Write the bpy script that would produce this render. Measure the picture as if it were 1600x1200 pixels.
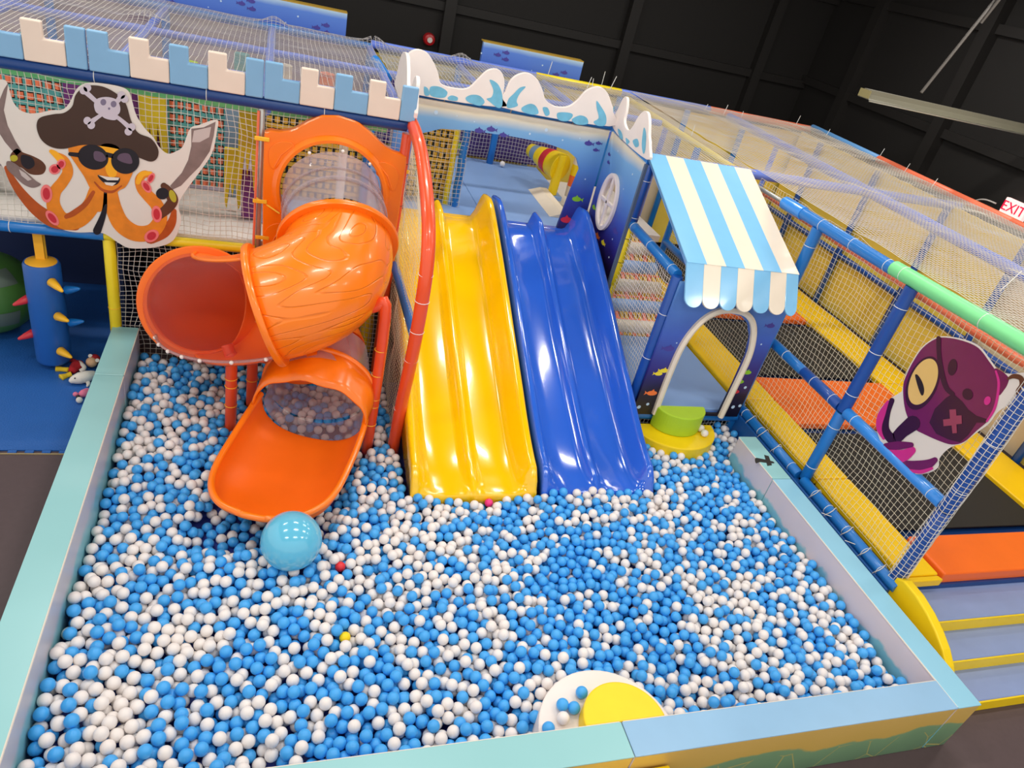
import bpy, bmesh, math, random
import numpy as np
from mathutils import Vector, Matrix, Euler
random.seed(7); np.random.seed(7)
for o in list(bpy.data.objects): bpy.data.objects.remove(o)
SC = bpy.context.scene
COL = SC.collection
PI = math.pi

# ---------------------------------------------------------------- camera, world, lights, exposure
FPX = 1114.95
CAM = Vector((0, 0, 4.339))
CROT = Euler((1.0107, -0.2166, -0.2611), 'XYZ')
cd = bpy.data.cameras.new('camera'); cam = bpy.data.objects.new('camera', cd); COL.objects.link(cam)
cam.location = CAM; cam.rotation_euler = CROT
cd.sensor_width = 36; cd.lens = FPX / 1600 * 36; cd.clip_start = 0.05
SC.camera = cam
CM = np.array(CROT.to_matrix()); CL = np.array(CAM)
SC.view_settings.view_transform = 'Standard'; SC.view_settings.look = 'None'
SC.view_settings.gamma = 1; SC.view_settings.exposure = 0.22
w = bpy.data.worlds.new('world'); SC.world = w; w.use_nodes = True
w.node_tree.nodes['Background'].inputs[0].default_value = (1.0, 0.95, 0.9, 1)
w.node_tree.nodes['Background'].inputs[1].default_value = 0.95
def area(x, y, z, sx, sy, p, col=(1, .96, .9)):
    l = bpy.data.lights.new('ceiling_lamp_light', 'AREA'); l.shape = 'RECTANGLE'; l.size = sx; l.size_y = sy
    l.energy = p; l.color = col
    o = bpy.data.objects.new('ceiling_lamp_light', l); COL.objects.link(o); o.location = (x, y, z); return o
for lx in (-2.0, 1.4, 4.8, 8.2):
    for ly in (0.6, 3.6, 6.6, 9.6):
        area(lx, ly, 5.6, 1.3, 0.22, 46)

def at(u, v, x=None, y=None, z=None):
    "point of a real plane (x=, y= or z=) seen in the photograph at pixel u, v"
    d = CM @ np.array([u - 800, -(v - 600), -FPX])
    if z is not None: t = (z - CL[2]) / d[2]
    elif y is not None: t = (y - CL[1]) / d[1]
    else: t = (x - CL[0]) / d[0]
    return CL + t * d

# ---------------------------------------------------------------- materials
def srgb(r, g, b):
    f = lambda c: c / 12.92 if c <= 0.04045 else ((c + 0.055) / 1.055) ** 2.4
    return (f(r / 255), f(g / 255), f(b / 255), 1)
MATS = {}
def nn(nt, t, **k):
    n = nt.nodes.new(t)
    for a, b in k.items(): setattr(n, a, b)
    return n
def mat(name, rgb, rough=.5, spec=.5, vary=.06, vscale=6, bump=0, bscale=60, coat=0, metal=0, sub=0):
    if name in MATS: return MATS[name]
    m = bpy.data.materials.new(name); m.use_nodes = True; MATS[name] = m
    nt = m.node_tree; b = nt.nodes['Principled BSDF']; L = nt.links.new
    b.inputs['Roughness'].default_value = rough; b.inputs['Specular IOR Level'].default_value = spec
    b.inputs['Coat Weight'].default_value = coat; b.inputs['Coat Roughness'].default_value = .08
    b.inputs['Metallic'].default_value = metal
    c = srgb(*rgb)
    tc = nn(nt, 'ShaderNodeNewGeometry')
    n = nn(nt, 'ShaderNodeTexNoise'); n.inputs['Scale'].default_value = vscale; n.inputs['Detail'].default_value = 3
    L(tc.outputs['Position'], n.inputs['Vector'])
    r = nn(nt, 'ShaderNodeMix', data_type='RGBA'); L(n.outputs['Fac'], r.inputs['Factor'])
    r.inputs['A'].default_value = tuple(min(1, x * (1 - vary)) for x in c[:3]) + (1,)
    r.inputs['B'].default_value = tuple(min(1, x * (1 + vary)) for x in c[:3]) + (1,)
    L(r.outputs['Result'], b.inputs['Base Color'])
    if bump:
        n2 = nn(nt, 'ShaderNodeTexNoise'); n2.inputs['Scale'].default_value = bscale
        L(tc.outputs['Position'], n2.inputs['Vector'])
        bp = nn(nt, 'ShaderNodeBump'); bp.inputs['Strength'].default_value = bump; bp.inputs['Distance'].default_value = .01
        L(n2.outputs['Fac'], bp.inputs['Height']); L(bp.outputs['Normal'], b.inputs['Normal'])
    return m
def ramp(nt, stops, interp='LINEAR'):
    r = nn(nt, 'ShaderNodeValToRGB'); r.color_ramp.interpolation = interp
    e = r.color_ramp.elements
    while len(e) < len(stops): e.new(.5)
    for k, (p, c) in enumerate(stops): e[k].position = p; e[k].color = srgb(*c)
    return r
def clear_plastic(name, tint, gloss=.12, alpha=.25, edge=.6):
    if name in MATS: return MATS[name]
    m = bpy.data.materials.new(name); m.use_nodes = True; MATS[name] = m; nt = m.node_tree; nt.nodes.clear(); L = nt.links.new
    o = nn(nt, 'ShaderNodeOutputMaterial'); tr = nn(nt, 'ShaderNodeBsdfTransparent'); tr.inputs[0].default_value = tint
    g = nn(nt, 'ShaderNodeBsdfPrincipled'); g.inputs['Base Color'].default_value = srgb(190, 176, 182); g.inputs['Roughness'].default_value = .08
    lw = nn(nt, 'ShaderNodeLayerWeight'); lw.inputs['Blend'].default_value = .35
    mr = nn(nt, 'ShaderNodeMapRange'); mr.inputs['To Min'].default_value = alpha; mr.inputs['To Max'].default_value = min(1, alpha + edge)
    L(lw.outputs['Facing'], mr.inputs['Value'])
    mx = nn(nt, 'ShaderNodeMixShader'); L(mr.outputs['Result'], mx.inputs[0]); L(tr.outputs[0], mx.inputs[1]); L(g.outputs[0], mx.inputs[2])
    L(mx.outputs[0], o.inputs['Surface'])
    return m
def zprint(name, z0, z1, stops, noise=.12, scale=1.6, rough=.35, axis='Z'):
    "printed vinyl: the printed picture runs from z0 to z1"
    if name in MATS: return MATS[name]
    m = mat(name, (128, 128, 128), rough=rough); nt = m.node_tree; L = nt.links.new; b = nt.nodes['Principled BSDF']
    g = nn(nt, 'ShaderNodeNewGeometry'); s = nn(nt, 'ShaderNodeSeparateXYZ'); L(g.outputs['Position'], s.inputs[0])
    mr = nn(nt, 'ShaderNodeMapRange'); mr.inputs['From Min'].default_value = z0; mr.inputs['From Max'].default_value = z1
    L(s.outputs[axis], mr.inputs['Value'])
    n = nn(nt, 'ShaderNodeTexNoise'); n.inputs['Scale'].default_value = scale; n.inputs['Detail'].default_value = 5
    L(g.outputs['Position'], n.inputs['Vector'])
    a = nn(nt, 'ShaderNodeMath', operation='MULTIPLY_ADD'); L(n.outputs['Fac'], a.inputs[0]); a.inputs[1].default_value = noise
    s2 = nn(nt, 'ShaderNodeMath', operation='SUBTRACT'); L(mr.outputs[0], s2.inputs[0]); s2.inputs[1].default_value = noise / 2
    L(s2.outputs[0], a.inputs[2])
    r = ramp(nt, stops); L(a.outputs[0], r.inputs[0]); L(r.outputs[0], b.inputs['Base Color'])
    return m

ORANGE = mat('orange_plastic', (255, 124, 14), rough=.3, vary=.03, coat=.3)
ORANGE_IN = mat('orange_plastic_matt', (247, 112, 12), rough=.45, vary=.04)
YELLOW_PL = mat('yellow_fibreglass', (255, 200, 0), rough=.16, vary=.02, coat=.6)
BLUE_PL = mat('blue_fibreglass', (46, 102, 214), rough=.14, vary=.03, coat=.7)
BALL_B = mat('blue_ball_plastic', (66, 168, 240), rough=.34, vary=.04, vscale=3)
BALL_W = mat('white_ball_plastic', (238, 231, 227), rough=.38, vary=.03, vscale=3)
BALL_Y = mat('yellow_ball_plastic', (250, 215, 0), rough=.34)
BALL_R = mat('red_ball_plastic', (225, 40, 50), rough=.34)
BALL_P = mat('pink_ball_plastic', (235, 50, 130), rough=.34)
BIGBALL = mat('pale_blue_ball_plastic', (100, 190, 222), rough=.16, vary=.02, coat=.4)
TEAL = mat('teal_vinyl', (146, 200, 203), rough=.32, vary=.03, vscale=2, bump=.05, bscale=8)
SKY = mat('sky_blue_vinyl', (142, 198, 222), rough=.32, vary=.04, vscale=2, bump=.05, bscale=8)
SKY2 = mat('printed_blue_vinyl', (142, 184, 218), rough=.32, vary=.08, vscale=3)
PADB = mat('parapet_blue_vinyl', (128, 176, 214), rough=.5, bump=.25, bscale=7)
PADW = mat('parapet_cream_vinyl', (233, 214, 198), rough=.5, bump=.25, bscale=7)
PIPING = mat('cream_piping', (225, 214, 200), rough=.5)
TUBE_B = mat('blue_foam_tube', (22, 116, 196), rough=.35, bump=.15, bscale=25, coat=.2)
TUBE_DB = mat('dark_blue_foam_tube', (20, 76, 160), rough=.35, bump=.15, bscale=25, coat=.2)
TUBE_LB = mat('light_blue_foam_tube', (50, 140, 228), rough=.3, bump=.5, bscale=18, coat=.3)
TUBE_SB = mat('soft_blue_foam_tube', (96, 150, 205), rough=.45)
TUBE_L = mat('lilac_blue_foam_tube', (110, 136, 226), rough=.45)
TUBE_NAVY = mat('navy_foam_tube', (18, 62, 126), rough=.4, bump=.15, bscale=25)
TUBE_Y = mat('yellow_foam_tube', (240, 214, 30), rough=.4, bump=.1, bscale=25)
TUBE_O = mat('orange_foam_tube', (236, 80, 34), rough=.32, coat=.3)
TUBE_CO = mat('coral_foam_tube', (240, 120, 85), rough=.4)
TUBE_G = mat('green_foam_tube', (128, 226, 150), rough=.4)
STEEL = mat('galvanised_steel', (190, 192, 188), rough=.35, metal=.7)
CORD = mat('white_cord', (222, 216, 206), rough=.8, vary=.03)
CORDY = mat('cream_cord', (232, 222, 196), rough=.8, vary=.03)
TIE = mat('white_cable_tie', (230, 230, 226), rough=.5)
TIE_Y = mat('yellow_cable_tie', (250, 190, 40), rough=.5)
DECK = mat('light_blue_deck_vinyl', (138, 172, 222), rough=.42, vary=.04, vscale=1.5)
DECKW = mat('off_white_deck_vinyl', (214, 206, 200), rough=.5, vary=.04)
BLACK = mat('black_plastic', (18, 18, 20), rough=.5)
BED = mat('black_trampoline_bed', (30, 27, 25), rough=.75, bump=.1, bscale=300)
PAD_Y = mat('yellow_pad_vinyl', (252, 204, 10), rough=.36, vary=.04, bump=.1, bscale=12)
PAD_O = mat('orange_pad_vinyl', (252, 112, 34), rough=.38, vary=.04, bump=.1, bscale=12)
FAB_Y = mat('yellow_mesh_fabric', (242, 214, 88), rough=.75, vary=.06)
FAB_C = mat('cream_mesh_fabric', (222, 204, 170), rough=.75, vary=.05)
CREAM = mat('cream_foam', (236, 222, 200), rough=.5)
WHITE = mat('white_foam_board', (238, 228, 222), rough=.4)
PRINT_W = mat('white_printed_vinyl', (224, 216, 208), rough=.4, vary=.03, bump=.12, bscale=7)
WALLBLK = mat('black_painted_wall', (26, 23, 21), rough=.7, vary=.1)
TRIMBLK = mat('black_painted_steel', (31, 28, 26), rough=.6)
STEP_Y = mat('yellow_step_foam', (250, 212, 10), rough=.4)
GREY_V = mat('grey_blue_step_vinyl', (138, 156, 200), rough=.4)
LIME = mat('lime_foam', (172, 208, 40), rough=.45)
RED = mat('red_foam', (208, 40, 48), rough=.45)
PURPLE = mat('purple_foam', (112, 44, 120), rough=.6)
MUSTARD = mat('mustard_foam', (214, 186, 30), rough=.6)
TEALW = mat('teal_webbing', (92, 168, 168), rough=.7)
ORW = mat('coral_webbing', (255, 134, 96), rough=.7)
DKW = mat('dark_maroon_backing', (70, 22, 26), rough=.8)
BKW = mat('black_webbing', (20, 34, 40), rough=.8)
YLW = mat('golden_webbing', (226, 180, 60), rough=.7)
GREYB = mat('grey_blue_foam', (120, 146, 170), rough=.6)
GREEN_D = mat('dark_green_foam', (20, 120, 60), rough=.6)
LILAC = mat('lilac_mesh_panel', (176, 160, 170), rough=.8, vary=.2, vscale=3)
BAGB = mat('blue_bag_vinyl', (30, 92, 172), rough=.4)
MATB = mat('blue_foam_mat', (32, 92, 168), rough=.5, bump=.4, bscale=70)
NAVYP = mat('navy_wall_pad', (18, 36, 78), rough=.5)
CLEAR = clear_plastic('clear_tube_plastic', (.94, .90, .90, 1), alpha=.3, edge=.4)
CLEAR2 = clear_plastic('clear_dome_plastic', (.90, .74, .68, 1), alpha=.0, edge=.16)
PIT_IN_R = zprint('printed_pit_wall_right', .0, .51, [(0, (120, 190, 205)), (.5, (128, 190, 205)), (.56, (214, 205, 210)), (1, (222, 210, 214))], noise=.55, scale=3.5)
PIT_IN_L = zprint('printed_pit_wall_left', .0, .51, [(0, (110, 190, 205)), (.45, (140, 200, 210)), (.6, (200, 200, 210)), (1, (205, 205, 214))], noise=.5, scale=3.0)
PIT_OUT = zprint('printed_stone_pattern', .0, .51, [(0, (96, 130, 100)), (.30, (110, 148, 112)), (.52, (120, 158, 118)), (.56, (206, 172, 84)), (1, (214, 178, 96))], noise=.5, scale=2.2)
def cracks(m):
    nt = m.node_tree; L = nt.links.new; b = nt.nodes['Principled BSDF']; src = b.inputs['Base Color'].links[0].from_socket
    g = nn(nt, 'ShaderNodeNewGeometry'); v = nn(nt, 'ShaderNodeTexVoronoi', feature='DISTANCE_TO_EDGE'); v.inputs['Scale'].default_value = 3.2; L(g.outputs['Position'], v.inputs['Vector'])
    lt = nn(nt, 'ShaderNodeMath', operation='LESS_THAN'); L(v.outputs['Distance'], lt.inputs[0]); lt.inputs[1].default_value = .012
    s_ = nn(nt, 'ShaderNodeSeparateXYZ'); L(g.outputs['Position'], s_.inputs[0]); lz = nn(nt, 'ShaderNodeMath', operation='LESS_THAN'); L(s_.outputs['Z'], lz.inputs[0]); lz.inputs[1].default_value = .24
    mu = nn(nt, 'ShaderNodeMath', operation='MULTIPLY'); L(lt.outputs[0], mu.inputs[0]); L(lz.outputs[0], mu.inputs[1])
    mx = nn(nt, 'ShaderNodeMix', data_type='RGBA'); L(mu.outputs[0], mx.inputs['Factor']); L(src, mx.inputs['A']); mx.inputs['B'].default_value = srgb(176, 170, 100)
    L(mx.outputs['Result'], b.inputs['Base Color'])
cracks(PIT_OUT)
SEA_STOPS = [(0, (24, 12, 36)), (.12, (30, 16, 56)), (.28, (42, 36, 120)), (.45, (52, 74, 172)), (.66, (84, 136, 206)), (.86, (120, 172, 218)), (.93, (222, 214, 190)), (1, (240, 228, 212))]
SEA_A = zprint('undersea_print_arch', 1.25, 2.78, SEA_STOPS, noise=.06)
SEA_B = zprint('undersea_print_booth', .45, 2.15, [(0, (14, 8, 22)), (.18, (30, 16, 44)), (.34, (52, 40, 124)), (.6, (66, 96, 186)), (.88, (96, 148, 214)), (1, (120, 172, 218))], noise=.14, scale=2.5)
SEA_C = zprint('undersea_print_banner', 2.35, 3.05, [(0, (70, 84, 180)), (.35, (72, 104, 200)), (.82, (86, 128, 210)), (.95, (186, 214, 226)), (1, (240, 220, 180))], noise=.08)
SEA_D = mat('purple_sea_mural', (72, 48, 120), rough=.5, vary=.3, vscale=3)

# carved wood grain on the orange elbow
def grain():
    m = mat('orange_carved_plastic', (255, 128, 18), rough=.3, vary=.02, coat=.25)
    nt = m.node_tree; L = nt.links.new; b = nt.nodes['Principled BSDF']
    g = nn(nt, 'ShaderNodeUVMap'); mp = nn(nt, 'ShaderNodeMapping'); mp.inputs['Scale'].default_value = (1.5, 9.0, 1); L(g.outputs[0], mp.inputs['Vector'])
    n = nn(nt, 'ShaderNodeTexNoise'); n.inputs['Scale'].default_value = 1.0; n.inputs['Detail'].default_value = .6
    L(mp.outputs[0], n.inputs['Vector'])
    a = nn(nt, 'ShaderNodeMath', operation='MULTIPLY'); L(n.outputs['Fac'], a.inputs[0]); a.inputs[1].default_value = 12
    f = nn(nt, 'ShaderNodeMath', operation='FRACT'); L(a.outputs[0], f.inputs[0])
    r = nn(nt, 'ShaderNodeValToRGB'); e = r.color_ramp.elements
    e[0].position = 0; e[0].color = (1, 1, 1, 1); e[1].position = .16; e[1].color = (0, 0, 0, 1)
    q = e.new(.08); q.color = (0, 0, 0, 1); e[-1].color = (1, 1, 1, 1)
    L(f.outputs[0], r.inputs[0])
    bp = nn(nt, 'ShaderNodeBump'); bp.inputs['Strength'].default_value = .6; bp.inputs['Distance'].default_value = .012
    L(r.outputs[0], bp.inputs['Height']); L(bp.outputs['Normal'], b.inputs['Normal'])
    return m
GRAIN = grain()
def emis(name, rgb, s):
    m = bpy.data.materials.new(name); m.use_nodes = True; b = m.node_tree.nodes['Principled BSDF']
    b.inputs['Base Color'].default_value = srgb(*rgb); b.inputs['Emission Color'].default_value = srgb(*rgb)
    b.inputs['Emission Strength'].default_value = s; MATS[name] = m; return m

# ---------------------------------------------------------------- mesh tools
class MB:
    def __init__(s): s.v = []; s.f = []; s.m = []; s.mats = []; s.cur = 0
    def use(s, m):
        if m not in s.mats: s.mats.append(m)
        s.cur = s.mats.index(m); return s
    def add(s, vs, fs):
        o = len(s.v); s.v += [tuple(map(float, p)) for p in vs]
        for f in fs: s.f.append(tuple(i + o for i in f)); s.m.append(s.cur)
        return s
    def box(s, a, b, rot=None, pivot=None):
        x0, y0, z0 = [min(p, q) for p, q in zip(a, b)]; x1, y1, z1 = [max(p, q) for p, q in zip(a, b)]
        vs = [(x0,y0,z0),(x1,y0,z0),(x1,y1,z0),(x0,y1,z0),(x0,y0,z1),(x1,y0,z1),(x1,y1,z1),(x0,y1,z1)]
        if rot is not None:
            pv = Vector(pivot) if pivot is not None else Vector(((x0+x1)/2,(y0+y1)/2,(z0+z1)/2))
            vs = [tuple(rot @ (Vector(p) - pv) + pv) for p in vs]
        return s.add(vs, [(0,3,2,1),(4,5,6,7),(0,1,5,4),(1,2,6,5),(2,3,7,6),(3,0,4,7)])
    def prism(s, pts, d):
        "closed outline pts (3-D, coplanar) pushed by vector d"
        pts = [Vector(p) for p in pts]; n = len(pts); d = Vector(d)
        nr = Vector((0,0,0))
        for i in range(n): nr += pts[i].cross(pts[(i+1) % n])
        if nr.dot(d) > 0: pts = pts[::-1]
        vs = pts + [p + d for p in pts]
        fs = [tuple(range(n)), tuple(range(2*n-1, n-1, -1))] + [(i, i+n, (i+1) % n + n, (i+1) % n) for i in range(n)]
        return s.add(vs, fs)
    def tube(s, pts, r, n=12, cap=True, closed=False):
        P = [Vector(p) for p in pts]; k = len(P); rr = r if isinstance(r, (list, tuple)) else [r] * k
        vs = []; fs = []; prev = None
        for i, p in enumerate(P):
            if closed: t = (P[(i+1) % k] - P[i-1]).normalized()
            else: t = (P[min(i+1, k-1)] - P[max(i-1, 0)]).normalized()
            if prev is None:
                a = Vector((0,0,1)) if abs(t.z) < .9 else Vector((1,0,0)); u = t.cross(a).normalized()
            else:
                u = prev - t * prev.dot(t)
                u = u.normalized() if u.length > 1e-6 else t.orthogonal().normalized()
            prev = u; w2 = t.cross(u)
            for j in range(n):
                a = 2 * PI * j / n; vs.append(p + (u * math.cos(a) + w2 * math.sin(a)) * rr[i])
        for i in range(k if closed else k-1):
            for j in range(n):
                i2 = (i+1) % k; fs.append((i*n+j, i*n+(j+1) % n, i2*n+(j+1) % n, i2*n+j))
        if cap and not closed: fs.append(tuple(range(n-1, -1, -1))); fs.append(tuple((k-1)*n+j for j in range(n)))
        return s.add(vs, fs)
    def sphere(s, c, r, nu=20, nv=12, sc=(1,1,1)):
        vs = [(c[0], c[1], c[2] + r*sc[2])]; fs = []
        for i in range(1, nv):
            th = PI * i / nv
            for j in range(nu):
                a = 2*PI*j/nu; vs.append((c[0]+r*sc[0]*math.sin(th)*math.cos(a), c[1]+r*sc[1]*math.sin(th)*math.sin(a), c[2]+r*sc[2]*math.cos(th)))
        vs.append((c[0], c[1], c[2] - r*sc[2])); last = len(vs)-1
        for j in range(nu):
            fs.append((0, 1+j, 1+(j+1) % nu)); fs.append((last, 1+(nv-2)*nu+(j+1) % nu, 1+(nv-2)*nu+j))
            for i in range(nv-2): fs.append((1+i*nu+j, 1+(i+1)*nu+j, 1+(i+1)*nu+(j+1) % nu, 1+i*nu+(j+1) % nu))
        return s.add(vs, fs)
    def grid(s, G, closed_u=False):
        "G[i][j] points; quads between them"
        a = len(G); b = len(G[0]); vs = [p for row in G for p in row]; fs = []
        for i in range(a-1):
            for j in range(b if closed_u else b-1):
                j2 = (j+1) % b; fs.append((i*b+j, i*b+j2, (i+1)*b+j2, (i+1)*b+j))
        return s.add(vs, fs)
def setp(o, label=None, cat=None, group=None, kind=None):
    if label: o['label'] = label
    if cat: o['category'] = cat
    if group: o['group'] = group
    if kind: o['kind'] = kind
    return o
def wloc(p): 
    l = Vector((0,0,0))
    while p is not None: l += p.location; p = p.parent
    return l
def obj(name, mb, parent=None, smooth=False, bevel=0, solid=0, loc=None, seg=2, auto=None):
    me = bpy.data.meshes.new(name)
    off = wloc(parent) + (Vector(loc) if loc is not None else Vector((0,0,0)))
    if len(mb.v):
        V = np.array(mb.v, dtype=float) - np.array(off)
    me.from_pydata([tuple(p) for p in V], [], mb.f)
    for m in mb.mats: me.materials.append(m)
    me.polygons.foreach_set('material_index', mb.m)
    if smooth: me.polygons.foreach_set('use_smooth', [True] * len(mb.f))
    me.update()
    o = bpy.data.objects.new(name, me); COL.objects.link(o); o.parent = parent
    if loc is not None: o.location = loc
    if smooth and auto is not None:
        me.set_sharp_from_angle(angle=math.radians(auto))
    if solid:
        q = o.modifiers.new('solid', 'SOLIDIFY'); q.thickness = solid; q.offset = 0
    if bevel:
        q = o.modifiers.new('bevel', 'BEVEL'); q.width = bevel; q.segments = seg; q.limit_method = 'ANGLE'; q.harden_normals = False
    return o
def thing(name, label, cat, loc=(0,0,0), group=None):
    o = bpy.data.objects.new(name, None); COL.objects.link(o); o.location = loc; o.empty_display_size = .1
    return setp(o, label, cat, group)
def one(name, mb, label, cat, group=None, kind=None, **k):
    if 'loc' not in k:
        V = np.array(mb.v); k['loc'] = ((V[:,0].min()+V[:,0].max())/2, (V[:,1].min()+V[:,1].max())/2, V[:,2].min())
    return setp(obj(name, mb, **k), label, cat, group, kind)
def struct(name, mb, **k): return setp(obj(name, mb, **k), kind='structure')
def spline(pts, closed=True, n=6):
    P = [np.array(p, float) for p in pts]; k = len(P); out = []
    for i in range(k if closed else k-1):
        if closed: a, b, c, d = P[i-1], P[i], P[(i+1) % k], P[(i+2) % k]
        else: a, b, c, d = P[max(i-1,0)], P[i], P[i+1], P[min(i+2,k-1)]
        for j in range(n):
            t = j/n; out.append(.5*((2*b)+(-a+c)*t+(2*a-5*b+4*c-d)*t*t+(-a+3*b-3*c+d)*t**3))
    if not closed: out.append(P[-1])
    return out
def arc(cx, cy, r, a0, a1, n, ry=None):
    ry = ry or r
    return [(cx + r*math.cos(math.radians(a0+(a1-a0)*i/n)), cy + ry*math.sin(math.radians(a0+(a1-a0)*i/n))) for i in range(n+1)]

def net_strands(mb, G, r=.003, every=1, sides=3):
    "G: array [a][b][3] of knots; cords run along both directions through the knots"
    G = np.asarray(G, float)
    for A in (G, np.swapaxes(G, 0, 1)):
        T = np.gradient(A, axis=1); T /= np.linalg.norm(T, axis=2, keepdims=True) + 1e-12
        ref = np.zeros_like(T); ref[..., 0] = .31; ref[..., 1] = .52; ref[..., 2] = .8
        U = np.cross(T, ref); U /= np.linalg.norm(U, axis=2, keepdims=True) + 1e-9
        W = np.cross(T, U); a, b = A.shape[:2]
        ang = [2*PI*k/sides for k in range(sides)]
        V = np.stack([A + r*(U*math.cos(q) + W*math.sin(q)) for q in ang], axis=2)   # a,b,sides,3
        off = len(mb.v); mb.v += [tuple(p) for p in V.reshape(-1, 3)]
        for i in range(a):
            for j in range(b-1):
                o = off + (i*b + j)*sides; o2 = o + sides
                for k in range(sides):
                    k2 = (k+1) % sides; mb.f.append((o+k, o+k2, o2+k2, o2+k)); mb.m.append(mb.cur)
def net_patch(fn, nu, nv, m=CORD, r=.003, jit=.004, seed=1):
    rng = np.random.RandomState(seed); mb = MB().use(m)
    G = np.array([[fn(i/nu, j/nv) for j in range(nv+1)] for i in range(nu+1)], float)
    # smooth wobble
    wob = rng.randn(nu//4+3, nv//4+3, 3) * jit * 3
    for i in range(nu+1):
        for j in range(nv+1):
            a, b = i/4, j/4; i0, j0 = int(a), int(b); fa, fb = a-i0, b-j0
            G[i, j] += (wob[i0,j0]*(1-fa)*(1-fb)+wob[i0+1,j0]*fa*(1-fb)+wob[i0,j0+1]*(1-fa)*fb+wob[i0+1,j0+1]*fa*fb)
    net_strands(mb, G, r)
    return mb
def quad_fn(a, b, c, d, sag=(0,0,0)):
    a, b, c, d = [np.array(p, float) for p in (a, b, c, d)]; sag = np.array(sag, float)
    return lambda u, v: (a*(1-u)+b*u)*(1-v) + (d*(1-u)+c*u)*v + sag*(16*u*(1-u)*v*(1-v))

def pole(name, a, b, r, m, parent, ties=(), tiemat=TIE, n=14, label=None):
    a = Vector(a); b = Vector(b); d = (b-a).normalized()
    o = obj(name, MB().use(m).tube([a, a+d*.004, b-d*.004, b], [r*.94, r, r, r*.94], n), parent, smooth=True, auto=40)
    for t in ties:
        p = a.lerp(b, t); u = d.orthogonal().normalized(); w2 = d.cross(u)
        obj('cable_tie', MB().use(tiemat).tube([p + (u*math.cos(q)+w2*math.sin(q))*(r+.001) for q in [2*PI*k/14 for k in range(14)]], .0032, 4, closed=True), parent)
    if label: o['label'] = label
    return o

# ---------------------------------------------------------------- the room
YB, XR = 14.0, 10.6
FLOORM = mat('dark_maroon_rubber_floor', (84, 68, 70), rough=.6, vary=.12, vscale=20)
struct('floor', MB().use(FLOORM).box((-6, -2.5, -.05), (XR+.2, YB+.2, 0)))
struct('wall_back', MB().use(WALLBLK).box((-6, YB, 0), (XR+.2, YB+.15, 6.5)))
struct('wall_right', MB().use(WALLBLK).box((XR, -2.5, 0), (XR+.15, YB, 6.5)))
struct('ceiling', MB().use(WALLBLK).box((-6, -2.5, 6.5), (XR+.2, YB+.2, 6.6)))
tn = 1
for x in (-3.6, -.4, 2.75, 6.2, 9.2):
    struct('trim_%d' % tn, MB().use(TRIMBLK).box((x, YB-.18, 0), (x+.2, YB, 6.5))); tn += 1
for z in (1.6, 3.0, 4.6):
    struct('trim_%d' % tn, MB().use(TRIMBLK).box((-6, YB-.1, z), (XR, YB, z+.14))); tn += 1
for y in (12.4, 9.9, 7.3, 4.2):
    struct('trim_%d' % tn, MB().use(TRIMBLK).box((XR-.2, y, 0), (XR, y+.22, 6.5))); tn += 1
for z in (1.7, 3.1, 4.7):
    struct('trim_%d' % tn, MB().use(TRIMBLK).box((XR-.1, -2.5, z), (XR, YB, z+.14))); tn += 1

# red alarm bell on the back wall, sprinkler
b_ = thing('alarm_bell', 'round red alarm bell high on the black back wall', 'alarm', tuple(at(671, 62, y=YB-.12)))
c0 = at(671, 62, y=YB-.12)
obj('bell_dome', MB().use(mat('red_enamel', (190, 30, 36), rough=.3)).tube([c0+np.array((0,.12,0)), c0+np.array((0,.02,0)), c0+np.array((0,-.03,0)), c0+np.array((0,-.05,0))], [.1,.11,.09,.03], 20), b_, smooth=True, auto=40)
obj('bell_badge', MB().use(WHITE).tube([c0+np.array((0,-.03,0)), c0+np.array((0,-.06,0))], [.05,.045], 12), b_)
# hanging strip luminaire
lt = thing('strip_luminaire', 'long unlit white strip light hanging by a thin black strut before the right wall', 'light fixture', (8.2, 8, 3.8))
la = at(1352, 145, y=8); 
m_ = MB().use(mat('aged_white_enamel', (128, 124, 106), rough=.4))
prof = [(-.11,-.06),(.11,-.06),(.1,-.045),(.05,.0),(.045,.05),(-.045,.05),(-.05,0),(-.1,-.045)]
m_.prism([(la[0], 8+a, la[2]+b) for a, b in prof], (3.4, 0, .0))
obj('housing', m_, lt)
obj('lamp_tube', MB().use(mat('frosted_lamp_tube', (214, 214, 196), rough=.3)).tube([(la[0]+.05, 7.93, la[2]-.07), (la[0]+3.3, 7.93, la[2]-.07)], .014, 8), lt, smooth=True)
obj('end_cap', MB().use(mat('olive_reflector', (150, 140, 96), rough=.4)).box((la[0]-.012, 7.9, la[2]-.05), (la[0], 8.1, la[2]+.04)), lt)
pa = at(1437, 150, y=8)
obj('hanger', MB().use(mat('dusty_grey_steel', (96, 90, 84), rough=.5)).tube([pa+np.array((0,0,.04)), (8.25, 8, 5.0), (8.7, 8, 6.5)], .02, 6), lt)
obj('hanger', MB().use(mat('dusty_grey_steel', (96, 90, 84))).tube([(8.2, 8, 4.7), (8.4, 7.6, 6.5)], .02, 6), lt)
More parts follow.
